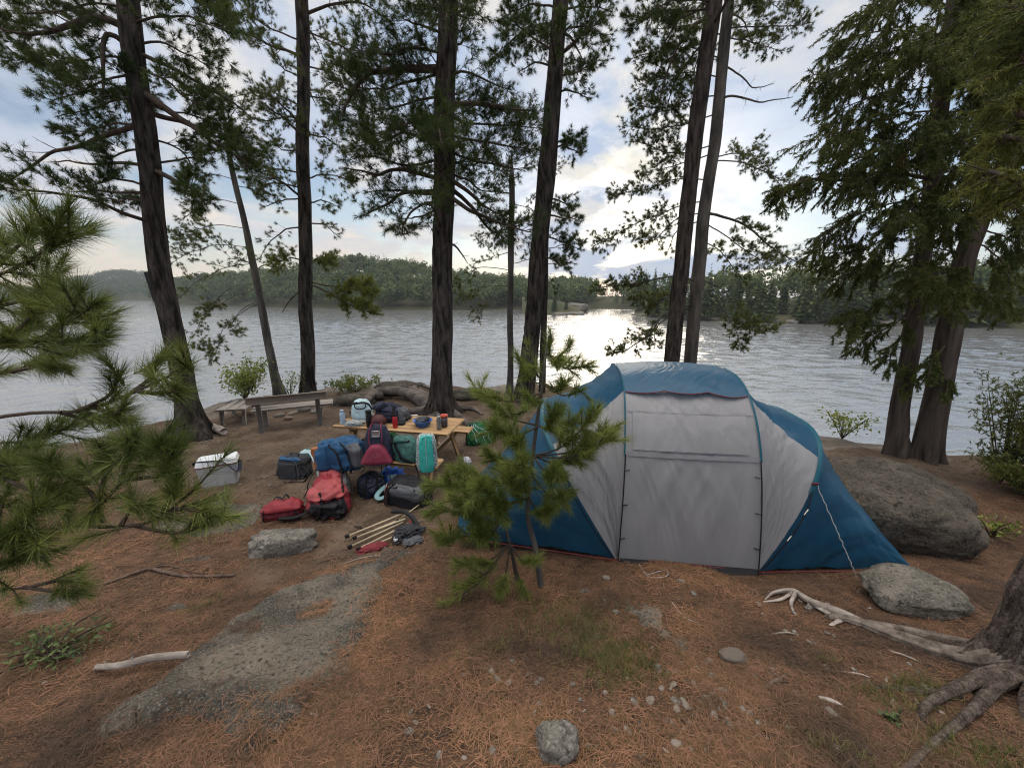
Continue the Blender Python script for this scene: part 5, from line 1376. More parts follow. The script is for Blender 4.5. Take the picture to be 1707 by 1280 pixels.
# ------------------------------------------------------------------ picnic table
TCx, TCy, TR = -1.785, 5.93, R(-11.9)
tg = max(G1(TCx + a, TCy + b) for a in (-.9, 0, .9) for b in (-.7, 0, .7)) - 0.005
table = thing('picnic_table', 'new wooden picnic table loaded with bottles and bags', 'picnic table', (TCx, TCy, tg), (0, 0, TR))
m_ = MB()
for i in range(5): m_.box((0, -0.312 + 0.156 * i, 0.735), (1.89, 0.148, 0.036), bev=0.005)
m_.build('tabletop', M['pine_board'], table)
for sy in (-1, 1):
    m_ = MB()
    for i in range(2): m_.box((0, sy * (0.63 + 0.145 * i), 0.435), (1.89, 0.138, 0.036), bev=0.005)
    m_.build('seat', M['pine_board'], table)
for sx in (-0.68, 0.68):
    m_ = MB(); m_.beam((sx, -0.74, 0.395), (sx, 0.74, 0.395), 0.036, 0.085); m_.build('seat_support', M['pine_board'], table)
    m_ = MB(); m_.beam((sx, -0.33, 0.68), (sx, 0.33, 0.68), 0.036, 0.07); m_.build('top_support', M['pine_board'], table)
    for sy in (-1, 1):
        m_ = MB(); m_.beam((sx + 0.038, sy * 0.22, 0.70), (sx + 0.038, sy * 0.66, -0.03), 0.036, 0.09); m_.build('leg', M['pine_board'], table)
    m_ = MB(); m_.beam((sx, 0, 0.40), (sx * 0.35, 0, 0.69), 0.08, 0.036); m_.build('brace', M['pine_board'], table)
TOPZ = tg + 0.753; SEATZ = tg + 0.453
def tl(x, y, z):          # table coordinates to world
    c_, s__ = math.cos(TR), math.sin(TR)
    return np.array((TCx + x * c_ - y * s__, TCy + x * s__ + y * c_, tg + z))
def on_top(px, py): return onplane(px, py, TOPZ)
def on_seat(px, py): return onplane(px, py, SEATZ)

# ------------------------------------------------------------------ benches
bL, bR = G(437, 722), G(534, 710)
d = bR - bL; brot = math.atan2(d[1], d[0]); bl_ = np.linalg.norm(d[:2])
bz = min(bL[2], bR[2])
bench = thing('wooden_bench', 'weathered wooden bench facing the lake beside the shrubs', 'bench', ((bL[0] + bR[0]) / 2, (bL[1] + bR[1]) / 2, bz), (0, 0, brot))
hl = bl_ / 2
for sx in (-1, 1):
    m_ = MB(); m_.box((sx * hl, 0, 0.36), (0.09, 0.05, 0.76), bev=0.006); m_.build('post', M['grey_post'], bench)
    m_ = MB(); m_.box((sx * hl * 0.99, 0.55, 0.18), (0.10, 0.09, 0.44), bev=0.006); m_.build('leg', M['old_board'], bench)
    m_ = MB(); m_.box((sx * hl * 1.08, 0.3, 0.375), (0.05, 0.55, 0.08), bev=0.006); m_.build('seat_support', M['old_board'], bench)
m_ = MB(); m_.box((0.0, -0.045, 0.69), (1.46, 0.038, 0.15), bev=0.006); m_.build('backrest', M['old_board'], bench)
m_ = MB()
for i in range(2): m_.box((0.06, 0.17 + 0.2 * i, 0.44), (1.52, 0.19, 0.045), bev=0.006)
m_.build('seat', M['old_board'], bench)
pA, pB = G(370, 712), G(400, 706)
lowb = thing('low_bench', 'low backless plank bench beside the leaning trunk', 'bench', (pA[0] + 0.05, pA[1] + 0.45, pA[2]), (R(-4), R(3), R(22)))
m_ = MB()
for i in range(3): m_.box((-0.19 + 0.18 * i, 0.05, 0.34), (0.17, 1.15, 0.045), bev=0.006)
m_.build('seat', M['old_board'], lowb)
for sy in (-1, 1):
    
    for sx in (-1, 1): m_ = MB(); m_.box((sx * 0.2, 0.05 + sy * 0.45, 0.15), (0.07, 0.07, 0.34), bev=0.006); m_.build('leg', M['old_board'], lowb)
p = G(365, 722)
lg = thing('cut_log', 'short bleached log lying at the foot of the left trunk', 'log', p)
MB().tube(crv([p + (-0.25, .12, .09), p + (0, 0, .085), p + (0.2, -.12, .075)], 16), np.linspace(0.085, 0.07, 16), 16, bump=0.12).build('wood', M['driftwood'], lg, p)
# dark board fixed to the lakeward side of the leaning pine
p = P(253, 478, 7.35)
bd = thing('trunk_board', 'black board fastened upright to the side of the leaning pine', 'board', p)
MB().beam(p + (0.04, 0, -0.26), p + (-0.03, 0, 0.26), 0.10, 0.05, 0.006).build('panel', M['black'], bd, p)
MB().beam(p + (0.04, 0, 0.08), p + (0.14, 0, 0.06), 0.02, 0.02, 0.002).build('bracket', M['black'], bd, p)

# ------------------------------------------------------------------ soft bags
def clothmat(name, c, var=1.35, rough=0.6, spec=0.35, bump=0.5, bs=14):
    c2 = tuple(min(1, v * var) for v in c)
    return mk(name, c, c2, 6, rough, bump, bs, 0, spec, detail=4, dist=1.0, bdist=0.012)
for nm, c_ in dict(red=(0.24, 0.027, 0.036), coral=(0.32, 0.066, 0.068), darkred=(0.17, 0.022, 0.03), maroon=(0.20, 0.028, 0.055), navy=(0.016, 0.020, 0.040), blue=(0.020, 0.080, 0.17),
                   bright=(0.045, 0.17, 0.62), greenb=(0.045, 0.13, 0.115), teal=(0.05, 0.44, 0.38), green=(0.02, 0.13, 0.05), grey=(0.085, 0.09, 0.10), charcoal=(0.03, 0.032, 0.037),
                   mint=(0.42, 0.56, 0.60), white=(0.66, 0.68, 0.70), rust=(0.30, 0.12, 0.05), black=(0.012, 0.012, 0.015), pink=(0.30, 0.13, 0.12), cyan=(0.25, 0.42, 0.45)).items():
    M['c_' + nm] = clothmat(nm + ' cloth', c_)
M['pattern'] = mk('patterned cloth', (0.55, 0.58, 0.56), (0.10, 0.18, 0.20), 60, 0.7, lo=0.48, hi=0.54, detail=2)
M['checked'] = mk('speckled cap cloth', (0.62, 0.63, 0.66), (0.13, 0.15, 0.22), 45, 0.7, lo=0.50, hi=0.55, detail=2)

class Soft:
    """a stuffed fabric body resting on z = 0; pt(th, ph, off): a point of its skin"""
    def __init__(s, dims, e=(0.6, 0.6), seed=0, wr=0.05, taper=0.0, flat=0.25, sag=0.0, fr=3.0, xtaper=0.0):
        s.d = np.array(dims) / 2; s.e = e; s.seed = seed; s.wr = wr; s.taper = taper; s.flat = flat; s.fr = fr; s.xt = xtaper; s.sag = sag
    def pt(s, th, ph, off=0.0):
        th, ph = np.broadcast_arrays(np.asarray(th, float), np.asarray(ph, float))
        sp = lambda v, e: np.sign(v) * np.abs(v) ** e
        X = sp(np.cos(ph), s.e[0]) * sp(np.cos(th), s.e[1]); Y = sp(np.cos(ph), s.e[0]) * sp(np.sin(th), s.e[1]); Z = sp(np.sin(ph), s.e[0])
        nrm = unit(np.stack([X, Y, Z * 0.8], -1))
        k = 1 + s.wr * (fbm(X * s.fr + s.seed * 1.7, Y * s.fr, Z * s.fr, s.seed, 4, 0.55) - 0.8 * np.abs(fbm(X * s.fr * 1.6 + Z * 2, Y * s.fr * 1.6, Z * s.fr * .8 + s.seed, s.seed + 3, 3)))
        k = k - s.wr * 0.55 * np.abs(vnoise(X * 6 + Z * 3 + s.seed, Y * 5 - Z * 4, Z * 3 + X * 2, s.seed + 9)) ** 0.8 - s.wr * 0.22 * np.abs(vnoise(X * 13 - Z * 9, Y * 12 + Z * 6 + s.seed, Z * 7, s.seed + 11))
        X, Y, Z = X * k, Y * k, Z * k
        Zc = np.maximum(Z, -1 + s.flat)
        tp = 1 - s.taper * (Z + 1) / 2; xt = 1 - s.xt * (X + 1) / 2
        p = np.stack([X * tp, Y * tp * xt, (Zc + 1 - s.flat) * (1 - s.xt * 0.7 * (X + 1) / 2) / (2 - s.flat) * 2], -1) * s.d
        p[..., 2] -= s.sag * s.d[2] * (X ** 2) * (Z > 0)
        return p + nrm * off
    def body(s, name, mat, parent, nu=104, nv=68):
        th = np.linspace(-np.pi, np.pi, nu, endpoint=False); ph = np.linspace(-np.pi / 2, np.pi / 2, nv)
        TH, PH = np.meshgrid(th, ph, indexing='ij')
        return MB().grid(s.pt(TH, PH), closed_u=True).build(name, mat, parent)
    def patch(s, name, mat, parent, th, ph, off=0.008, n=(20, 16), bulge=0.0):
        TH, PH = np.meshgrid(np.linspace(*th, n[0]), np.linspace(*ph, n[1]), indexing='ij')
        bx = np.sin(np.linspace(0, np.pi, n[0]))[:, None] * np.sin(np.linspace(0, np.pi, n[1]))[None] ** 0.5
        o = off + bulge * np.abs(bx) ** 0.5
        o = np.where((np.arange(n[0])[:, None] % (n[0] - 1) == 0) | (np.arange(n[1])[None] % (n[1] - 1) == 0), -0.01, o)
        return MB().grid(s.pt(TH, PH) + unit(s.pt(TH, PH, 1.0) - s.pt(TH, PH)) * o[..., None]).build(name, mat, parent)
    def strap(s, name, mat, parent, way, w=0.025, off=0.007, n=40):
        q = crv(np.array([(a, b, 0) for a, b in way]), n)
        a = s.pt(q[:, 0], q[:, 1], off); nn = unit(s.pt(q[:, 0], q[:, 1], off + 1) - a)
        T = unit(np.gradient(a, axis=0)); b = unit(np.cross(nn, T)) * w / 2
        th_ = nn * 0.004
        return MB().grid(np.stack([a - b - th_, a - b + th_, a + b + th_, a + b - th_]), closed_u=True).build(name, mat, parent)
def bag(name, label, cat, loc, rot, soft, mat, group=None):
    r_ = thing(name, label, cat, loc, rot, group)
    soft.body('body', M[mat], r_)
    return r_
H2 = math.pi / 2
def loop(parent, pts, w, mat='black', name='strap', flat=0.3, n=30):
    return MB().tube(crv(pts, n), w / 2, 8, flat=flat).build(name, M[mat], parent)

# a. cooler
p = G(356, 811); cr = R(28)
cool = thing('cooler', 'white hard cooler with navy strap on the dirt', 'cooler', p + (0, .16, -0.01), (0, 0, cr))
def tub(mb, z0, z1, w0, d0, w1, d1, r, n=8):
    rows = []
    for f, in [(v,) for v in np.linspace(0, 1, 5)]:
        w, d_ = w0 + (w1 - w0) * f, d0 + (d1 - d0) * f; ring = []
        for cx, cy, a0 in ((w / 2 - r, d_ / 2 - r, 0), (-w / 2 + r, d_ / 2 - r, 90), (-w / 2 + r, -d_ / 2 + r, 180), (w / 2 - r, -d_ / 2 + r, 270)):
            for a in np.linspace(a0, a0 + 90, n): ring.append((cx + r * math.cos(R(a)), cy + r * math.sin(R(a)), z0 + (z1 - z0) * f))
        rows.append(ring)
    rows = np.array(rows); mb.grid(rows, closed_v=True)
    for k_, zz in ((0, z0), (-1, z1)):
        ring = rows[k_]; cen = ring.mean(0); i0 = mb.n
        mb.v.append(np.vstack([ring, cen])); mm = len(ring)
        i = np.arange(mm); mb.f3.append(np.stack([i0 + i, i0 + (i + 1) % mm, np.full(mm, i0 + mm)], -1)); mb.n += mm + 1
M['cool_body'] = mk('pale grey plastic', (0.42, 0.43, 0.44), (0.48, 0.49, 0.50), 4, 0.45, spec=0.4)
M['cool_lid'] = mk('white plastic', (0.74, 0.76, 0.78), (0.80, 0.82, 0.84), 3, 0.4, spec=0.4)
m_ = MB(); tub(m_, 0, 0.32, 0.44, 0.28, 0.50, 0.33, 0.05); m_.build('body', M['cool_body'], cool, smooth=False)
m_ = MB(); tub(m_, 0.32, 0.337, 0.512, 0.342, 0.512, 0.342, 0.05); m_.build('red_band', M['red_pipe'], cool, smooth=False)
m_ = MB(); tub(m_, 0.337, 0.40, 0.515, 0.345, 0.48, 0.31, 0.06); m_.build('lid', M['cool_lid'], cool, smooth=False)
loop(cool, [(-0.262, 0.0, 0.30), (-0.25, -0.08, 0.395), (-0.10, -0.15, 0.415), (0.06, -0.18, 0.40), (0.14, -0.19, 0.33), (0.22, -0.195, 0.22), (0.262, -0.12, 0.19), (0.266, 0.0, 0.30)], 0.055, 'c_navy', 'strap', 0.15, 50)
m_ = MB()
for sx in (-1, 1): m_.box((sx * 0.255, 0, 0.30), (0.025, 0.06, 0.06), bev=0.006)
m_.build('handle_mount', M['black'], cool)

# b. dark daypack with blue top
p = G(487, 797)
s_ = Soft((0.52, 0.32, 0.34), (0.45, 0.5), 3, 0.06, 0.12)
b = bag('backpack', 'charcoal daypack with blue top standing alone near the cooler', 'backpack', p + (0, .12, -0.01), (0, 0, R(-12)), s_, 'c_charcoal')
s_.patch('top_panel', M['c_blue'], b, (-2.7, -0.5), (0.62, 1.25), 0.010, bulge=0.02)
s_.patch('front_pocket', M['c_charcoal'], b, (-2.3, -1.2), (-0.75, 0.35), 0.012, bulge=0.03)
s_.strap('zip', M['c_grey'], b, [(-1.15, -0.8), (-1.1, 0.0), (-1.2, 0.6)], 0.014)
loop(b, [(-0.05, 0, 0.33), (-0.03, 0, 0.38), (0.08, 0, 0.37), (0.09, 0, 0.32)], 0.025)
loop(b, [(0.2, -0.10, 0.24), (0.34, -0.12, 0.12), (0.30, -0.2, 0.015), (0.18, -0.24, 0.012), (0.02, -0.28, 0.012)], 0.03)
loop(b, [(0.1, 0.1, 0.34), (0.22, 0.08, 0.36), (0.36, 0.0, 0.24), (0.46, -0.05, 0.02)], 0.028, 'c_mint')
# c. green and white roll
p = G(516, 768)
s_ = Soft((0.40, 0.22, 0.20), (0.8, 0.7), 5, 0.06)
b = bag('stuff_sack', 'small green roll bag with pale top behind the daypack', 'bag', p + (0, .08, -0.01), (0, 0, R(8)), s_, 'c_greenb')
s_.patch('top_panel', M['c_mint'], b, (-2.8, -0.3), (0.45, 1.3), 0.006)
s_.strap('strap', M['black'], b, [(-1.0, -0.8), (-1.0, 0.2), (-1.0, 1.3)], 0.02)

# d. blue pack lying along the seat
p = on_seat(566, 772)
s_ = Soft((0.80, 0.36, 0.42), (0.55, 0.6), 8, 0.10, 0.15, 0.2, xtaper=-0.1)
b = bag('backpack', 'blue hiking pack with rust side lying along the near table seat', 'backpack', p + (0.02, 0.10, -0.09), (R(6), R(-6), TR + R(6)), s_, 'c_blue')
s_.patch('side_pocket', M['c_rust'], b, (-2.95, -2.3), (-0.7, 0.75), 0.012, bulge=0.02)
s_.patch('lid', M['c_blue'], b, (-2.2, -1.7), (-0.5, 1.0), 0.02, bulge=0.05)
s_.patch('grey_panel', M['c_grey'], b, (-1.1, -0.1), (-0.5, 0.8), 0.012, bulge=0.02)
for a in (-2.2, -1.6, -1.25): s_.strap('strap', M['black'], b, [(a, -0.9), (a + .1, 0.0), (a - .05, 1.0)], 0.022, 0.03)
loop(b, [(-0.2, -0.19, 0.05), (-0.12, -0.26, -0.12), (0.0, -0.28, -0.25), (0.1, -0.3, -0.33)], 0.03)
# e. navy and maroon pack standing on the seat
p = on_seat(627, 776)
s_ = Soft((0.46, 0.28, 0.56), (0.6, 0.65), 11, 0.05, 0.35, 0.2)
b = bag('backpack', 'navy pack with maroon back pad and pale label leaning on the table edge', 'backpack', p + (0, 0.12, -0.02), (R(-8), 0, R(8)), s_, 'c_navy')
def plate(name, mat, parent, poly, y, th, puff=0.02):
    """a padded panel cut to a polygon in the x-z plane, facing -y"""
    poly = np.array(poly, float); cen = poly.mean(0); n_ = 48
    seg = np.vstack([poly, poly[:1]]); L = np.concatenate([[0], np.cumsum(np.linalg.norm(np.diff(seg, axis=0), axis=1))])
    tt = np.linspace(0, L[-1], n_, endpoint=False); ring = np.stack([np.interp(tt, L, seg[:, 0]), np.interp(tt, L, seg[:, 1])], -1)
    ring = 0.5 * ring + 0.25 * (np.roll(ring, 1, 0) + np.roll(ring, -1, 0))
    rows = []
    for k_, yy in ((1.0, y + th), (1.0, y), (0.94, y - puff * .7), (0.6, y - puff), (0.02, y - puff)):
        r_ = cen + (ring - cen) * k_; yv = yy(r_[:, 0], r_[:, 1]) if callable(yy) else np.full(n_, yy)
        rows.append(np.stack([r_[:, 0], yv, r_[:, 1]], -1))
    return MB().grid(np.array(rows), closed_v=True).build(name, mat, parent)
pad = plate('back_pad', M['c_maroon'], b, [(-0.07, 0.30), (0.07, 0.30), (0.13, 0.22), (0.21, 0.06), (0.21, 0.02), (-0.21, 0.02), (-0.21, 0.06), (-0.13, 0.22)], -0.165, 0.06, 0.025)
MB().tube([(0.032 * math.cos(a), -0.192, 0.165 + 0.024 * math.sin(a)) for a in np.linspace(0, 6.28, 24)], 0.003, 6).build('emblem', M['c_pink'], pad)
for sx in (-1, 1): loop(b, [(sx * 0.075, -0.16, 0.28), (sx * 0.085, -0.165, 0.40), (sx * 0.07, -0.13, 0.53), (sx * 0.06, -0.02, 0.57)], 0.04, 'c_maroon', 'shoulder_strap', 0.3)
m_ = MB(); m_.box((0.0, -0.140, 0.445), (0.10, 0.012, 0.085), bev=0.003); m_.build('label_patch', M['c_white'], b)
loop(b, [(-0.20, -0.17, 0.04), (0, -0.19, 0.015), (0.20, -0.17, 0.04)], 0.06, 'black', 'hip_belt', 0.3)
loop(b, [(0.12, -0.18, 0.03), (0.17, -0.22, -0.12), (0.24, -0.26, -0.25)], 0.035)
loop(b, [(0.06, -0.18, 0.02), (0.08, -0.23, -0.14), (0.13, -0.27, -0.24)], 0.035)
loop(b, [(-0.14, -0.18, 0.02), (-0.2, -0.22, -0.1), (-0.19, -0.25, -0.27), (-0.08, -0.25, -0.27), (-0.06, -0.22, -0.1)], 0.022)
# f. black bag wedged between
p = on_seat(658, 770)
s_ = Soft((0.22, 0.24, 0.34), (0.6, 0.6), 13, 0.08, 0.2)
b = bag('bag', 'small black bag wedged between the maroon pad and green roll', 'bag', p + (0, .14, -0.02), (0, 0, TR), s_, 'c_black')
s_.strap('strap', M['c_grey'], b, [(-1.5, -0.9), (-1.5, 0), (-1.5, 1.2)], 0.015)
# g. dark green roll-top
p = on_seat(685, 772)
s_ = Soft((0.42, 0.32, 0.40), (0.7, 0.75), 15, 0.07, 0.25)
b = bag('dry_bag', 'dark green roll-top sack strapped in black on the near seat', 'bag', p + (-0.03, .12, -0.03), (R(5), R(-14), TR), s_, 'c_greenb')
s_.strap('strap', M['black'], b, [(-2.4, 1.1), (-2.0, 0.5), (-1.6, -0.1), (-1.0, -0.8)], 0.045, 0.01)
s_.strap('strap', M['black'], b, [(-2.9, 0.75), (-1.6, 0.85), (-0.5, 0.7)], 0.02, 0.012)
s_.patch('rolled_top', M['c_greenb'], b, (-2.2, -0.9), (0.75, 1.35), 0.03, bulge=0.03)
loop(b, [(0.14, -0.15, 0.05), (0.17, -0.2, -0.12), (0.18, -0.22, -0.33)], 0.025)
# h. teal bag at the seat end
p = on_seat(712, 777)
s_ = Soft((0.30, 0.24, 0.50), (0.42, 0.7), 17, 0.04, 0.12, 0.15)
b = bag('insulated_bag', 'upright teal zip bag with patterned sides on the seat end', 'bag', p + (-0.01, 0.06, -0.05), (R(4), 0, R(10)), s_, 'pattern')
s_.patch('front_panel', M['c_teal'], b, (-2.15, -1.0), (-1.25, 1.45), 0.012, (20, 30), 0.012)
s_.strap('handle', M['c_teal'], b, [(-1.85, 0.5), (-1.8, 1.0), (-1.45, 1.2), (-1.2, 1.0), (-1.15, 0.5)], 0.025, 0.03)
s_.strap('zip', M['c_cyan'], b, [(-1.57, -0.2), (-1.57, 0.6), (-1.57, 1.3)], 0.012, 0.028)

# i. big red pack
p0, p1 = G(545, 868), G(563, 800)
dr = p1 - p0; ry = math.atan2(dr[1], dr[0])
s_ = Soft((1.22, 0.66, 0.48), (0.66, 0.66), 21, 0.10, 0.18, 0.15, fr=2.4, xtaper=0.45)
cx = p0 + (p1 - p0) * 0.5
b = bag('backpack', 'big red expedition pack lying on its back on the dirt', 'backpack', (p0[0] - 0.01 + 0.50 * math.cos(ry), p0[1] + 0.50 * math.sin(ry) + 0.02, p0[2] - 0.02), (0, R(-5), ry + R(4)), s_, 'c_red')
s_.patch('lid', M['c_coral'], b, (2.0, 4.4), (0.28, 1.45), 0.02, (26, 22), 0.035)
s_.patch('top_panel', M['c_coral'], b, (-1.6, 1.25), (0.62, 1.5), 0.012, (26, 18), 0.02)
s_.patch('side_pocket', M['c_grey'], b, (-1.9, -0.9), (0.05, 0.75), 0.016, bulge=0.03)
s_.patch('base_panel', M['c_black'], b, (-3.9, -2.45), (-0.35, 0.22), 0.014, bulge=0.015)
for a in (0.75, 0.3): s_.strap('compression_strap', M['black'], b, [(-1.9, 0.5 * a), (-1.5 + a * .4, 0.95), (0.6, 1.2), (1.6, 0.7), (1.8, 0.1)], 0.024, 0.075)
s_.strap('compression_strap', M['black'], b, [(-2.6, 0.5), (-2.0, 1.1), (0.2, 1.15), (0.4, 0.6)], 0.022, 0.075)
s_.strap('compression_strap', M['black'], b, [(2.6, -0.6), (3.0, 0.1), (2.9, 0.9)], 0.03, 0.05)
s_.strap('compression_strap', M['black'], b, [(-2.6, -0.6), (-2.8, -0.1), (-3.0, 0.3)], 0.03, 0.03)
s_.patch('logo_tab', M['c_white'], b, (-2.15, -2.0), (0.92, 0.99), 0.062, (6, 6))
m_ = MB(); m_.box((0.50, 0.0, 0.24), (0.06, 0.10, 0.05), bev=0.01); m_.build('top_loop', M['c_pink'], b)
# j. small red bag
p = G(464, 868)
s_ = Soft((0.52, 0.30, 0.22), (0.75, 0.6), 25, 0.09, 0.25)
b = bag('day_bag', 'small red bag lying flat beside the big red pack', 'bag', p + (0, .12, -0.01), (0, 0, R(14)), s_, 'c_darkred')
s_.patch('top_panel', M['c_red'], b, (-3.0, 0.4), (0.1, 1.35), 0.014, (24, 16), 0.03)
for a in (-2.2, -0.9): s_.strap('strap', M['black'], b, [(a, -0.4), (a, 0.5), (a + .2, 1.2)], 0.018, 0.03)
loop(b, [(-0.1, 0.0, 0.2), (-0.06, 0.0, 0.27), (0.02, -0.02, 0.25), (0.06, 0.0, 0.29), (0.10, 0.0, 0.2)], 0.03)
loop(b, [(0.0, -0.17, 0.07), (0.16, -0.17, 0.06), (0.30, -0.1, 0.07), (0.36, 0.05, 0.10)], 0.07, 'black', 'hip_belt', 0.4)
# k. navy bundle
p = G(612, 832)
s_ = Soft((0.42, 0.46, 0.30), (0.75, 0.8), 28, 0.10, 0.15)
b = bag('duffel_bag', 'rounded navy sack between the red pack and grey pack', 'bag', p + (0, .2, -0.01), (0, 0, R(20)), s_, 'c_navy')
for a in (-2.0, -1.2): s_.strap('strap', M['black'], b, [(a, -0.7), (a, 0.3), (a + .2, 1.2)], 0.03, 0.01)
for q in range(7): s_.patch('eyelet', M['c_mint'], b, (-1.15 + .02 * q, -1.10 + .02 * q), (-0.5 + 0.2 * q, -0.46 + 0.2 * q), 0.014, (5, 5))
# l. bright blue crumpled jacket
p = G(652, 812)
s_ = Soft((0.44, 0.36, 0.20), (0.9, 0.9), 31, 0.28, 0.2, fr=3.4)
b = bag('rain_jacket', 'bright blue jacket crumpled over the gear pile', 'jacket', p + (-0.01, 0.1, 0.05), (R(4), 0, R(-12)), s_, 'c_bright')
s_.patch('lining', M['c_mint'], b, (-1.5, -0.4), (0.2, 0.8), 0.02, (24, 12), 0.015)
# m. grey box-topped pack
p = G(672, 845)
s_ = Soft((0.62, 0.42, 0.34), (0.42, 0.45), 35, 0.06, 0.15)
b = bag('backpack', 'grey and black pack on its side above the folded chair', 'backpack', p + (0.05, .16, -0.01), (R(6), R(5), R(-14)), s_, 'c_black')
s_.patch('top_panel', M['c_grey'], b, (-2.3, -0.25), (0.0, 1.2), 0.015, (26, 18), 0.025)
s_.patch('side_pocket', M['c_pink'], b, (-3.0, -2.5), (-0.35, 0.35), 0.012, bulge=0.02)
s_.patch('mesh_pocket', M['c_charcoal'], b, (-3.6, -3.0), (-0.6, 0.5), 0.012, bulge=0.03)
for a in (-2.35, -2.0): s_.strap('strap', M['black'], b, [(a, -0.5), (a, 0.5), (a + .1, 1.15)], 0.03, 0.035)
for a, t_ in ((-1.75, .62), (-1.25, .66)): s_.strap('webbing', M['black'], b, [(a, t_), (a + .12, t_ + .1), (a + .05, t_ + .22)], 0.012, 0.045)
loop(b, [(-0.30, -0.1, 0.08), (-0.38, -0.14, 0.05), (-0.44, -0.1, 0.06), (-0.42, 0.0, 0.10), (-0.3, 0.05, 0.2)], 0.07, 'c_cyan', 'shoulder_strap', 0.45)
# o. green bag by the far end of the table
p = G(795, 744)
s_ = Soft((0.62, 0.42, 0.42), (0.6, 0.65), 38, 0.10, 0.25, xtaper=-0.05)
b = bag('dry_bag', 'glossy green sack with pale cords between the table and tent', 'bag', p + (0.05, .2, -0.01), (0, R(-4), R(12)), s_, 'c_green')
for a in (-2.6, -2.3, -2.0): s_.strap('cord', M['c_mint'], b, [(a, 1.2), (a + .5, 0.5), (a + .9, -0.2)], 0.010, 0.010)
s_.strap('strap', M['black'], b, [(-3.0, -0.8), (-2.9, 0.2), (-2.6, 1.2)], 0.04, 0.012)
loop(b, [(-0.25, -0.05, 0.32), (-0.18, -0.06, 0.44), (-0.05, -0.06, 0.43), (0.0, -0.04, 0.36)], 0.03)
# r. green sack under the table
p = tl(-1.02, 0.60, 0.0)
s_ = Soft((0.5, 0.34, 0.40), (0.7, 0.7), 39, 0.09, 0.2)
b = bag('dry_bag', 'green sack showing under the left end of the table', 'bag', tl(-0.52, 0.42, 0.02), (0, 0, TR), s_, 'c_green')
s_.strap('strap', M['black'], b, [(-1.5, -0.9), (-1.5, 0), (-1.5, 1.2)], 0.03)
# p. white speckled sun hat / ball
p = G(777, 778)
hat = thing('ball', 'small white ball with dark speckles beside the young pine', 'ball', p)
rock_mesh(None, (0.088, 0.088, 0.088), 0.03, 36, 24, 5, 1.0).build('panels', M['checked'], hat).location = (0, 0, 0.083)
MB().tube([(0.089 * math.cos(a), 0.089 * math.sin(a), 0.083) for a in np.linspace(0, 6.283, 40)], 0.003, 6).build('seam', M['c_navy'], hat)

# n. folded camp chair and pole
chair = G(635, 905)
ch = thing('folding_chair', 'folded camp chair with tan legs lying on needles', 'camp chair', chair)
def gph(px, py, h): return G(px, py) + np.array((0, 0, h))
M['tan'] = mk('tan painted metal', (0.50, 0.42, 0.27), (0.58, 0.50, 0.34), 5, 0.4, spec=0.5)
legs = [((579, 903), (668, 870), .07, .10), ((583, 915), (672, 878), .03, .06), ((592, 909), (676, 876), .09, .09), ((598, 920), (680, 880), .035, .05), ((610, 917), (690, 884), .02, .03), ((588, 906), (660, 876), .05, .06)]
for i, (a, bq, ha, hb) in enumerate(legs):
    A_, B_ = gph(*a, ha), gph(*bq, hb)
    lg_ = MB().tube([A_, B_], 0.0095, 10).build('leg', M['tan'], ch, chair)
    if i < 4: MB().tube([A_ + (A_ - B_) * 0.03, A_ + (B_ - A_) * 0.04], 0.020, 10).build('foot', M['black'], lg_, chair)
s_ = Soft((0.40, 0.24, 0.13), (0.8, 0.7), 41, 0.22, 0.2, fr=3.5)
o = s_.body('seat_cloth', M['c_charcoal'], ch); q = G(680, 896) - chair; o.location = tuple(q + (0.0, 0.02, 0)); o.rotation_euler = (0, 0, R(38))
s_ = Soft((0.26, 0.18, 0.06), (0.8, 0.5), 43, 0.2, 0.2)
o = s_.body('back_cloth', M['c_grey'], ch); q = G(688, 905) - chair; o.location = tuple(q); o.rotation_euler = (0, 0, R(30))
c_ = crv([gph(655, 868, .13), gph(675, 872, .15), gph(690, 880, .13), gph(697, 888, .05), gph(690, 898, .03)], 30)
MB().tube(c_, 0.024, 10, bump=0.3).build('arm_cloth', M['c_black'], ch, chair)
c_ = crv([gph(686, 880, .10), gph(680, 893, .07), gph(676, 905, .03)], 16)
MB().tube(c_, 0.017, 8, flat=0.4).build('strap', M['c_darkred'], ch, chair)
s_ = Soft((0.34, 0.16, 0.05), (0.7, 0.5), 44, 0.2, 0.2)
o = s_.body('carry_sleeve', M['c_darkred'], ch); q = G(615, 918) - chair; o.location = tuple(q + (0.02, 0.02, 0)); o.rotation_euler = (0, 0, R(24))
o = Soft((0.10, 0.07, 0.05), (0.7, 0.5), 46, 0.2, 0.2).body('label_tag', M['c_white'], ch); q = G(663, 904) - chair; o.location = tuple(q + (0, 0, .03)); o.rotation_euler = (0.3, 0, 0.5)
pp0 = gph(664, 874, 0.05); pp1 = gph(712, 838, 0.06)
wp = thing('walking_pole', 'thin pale walking pole propped beyond the folded chair', 'walking pole', pp0)
MB().tube([pp0, pp1], np.array([0.008, 0.006]), 8).build('shaft', M['tan'], wp, pp0)
MB().tube([pp0 - (pp1 - pp0) * 0.14, pp0], 0.016, 10).build('grip', M['black'], wp, pp0)

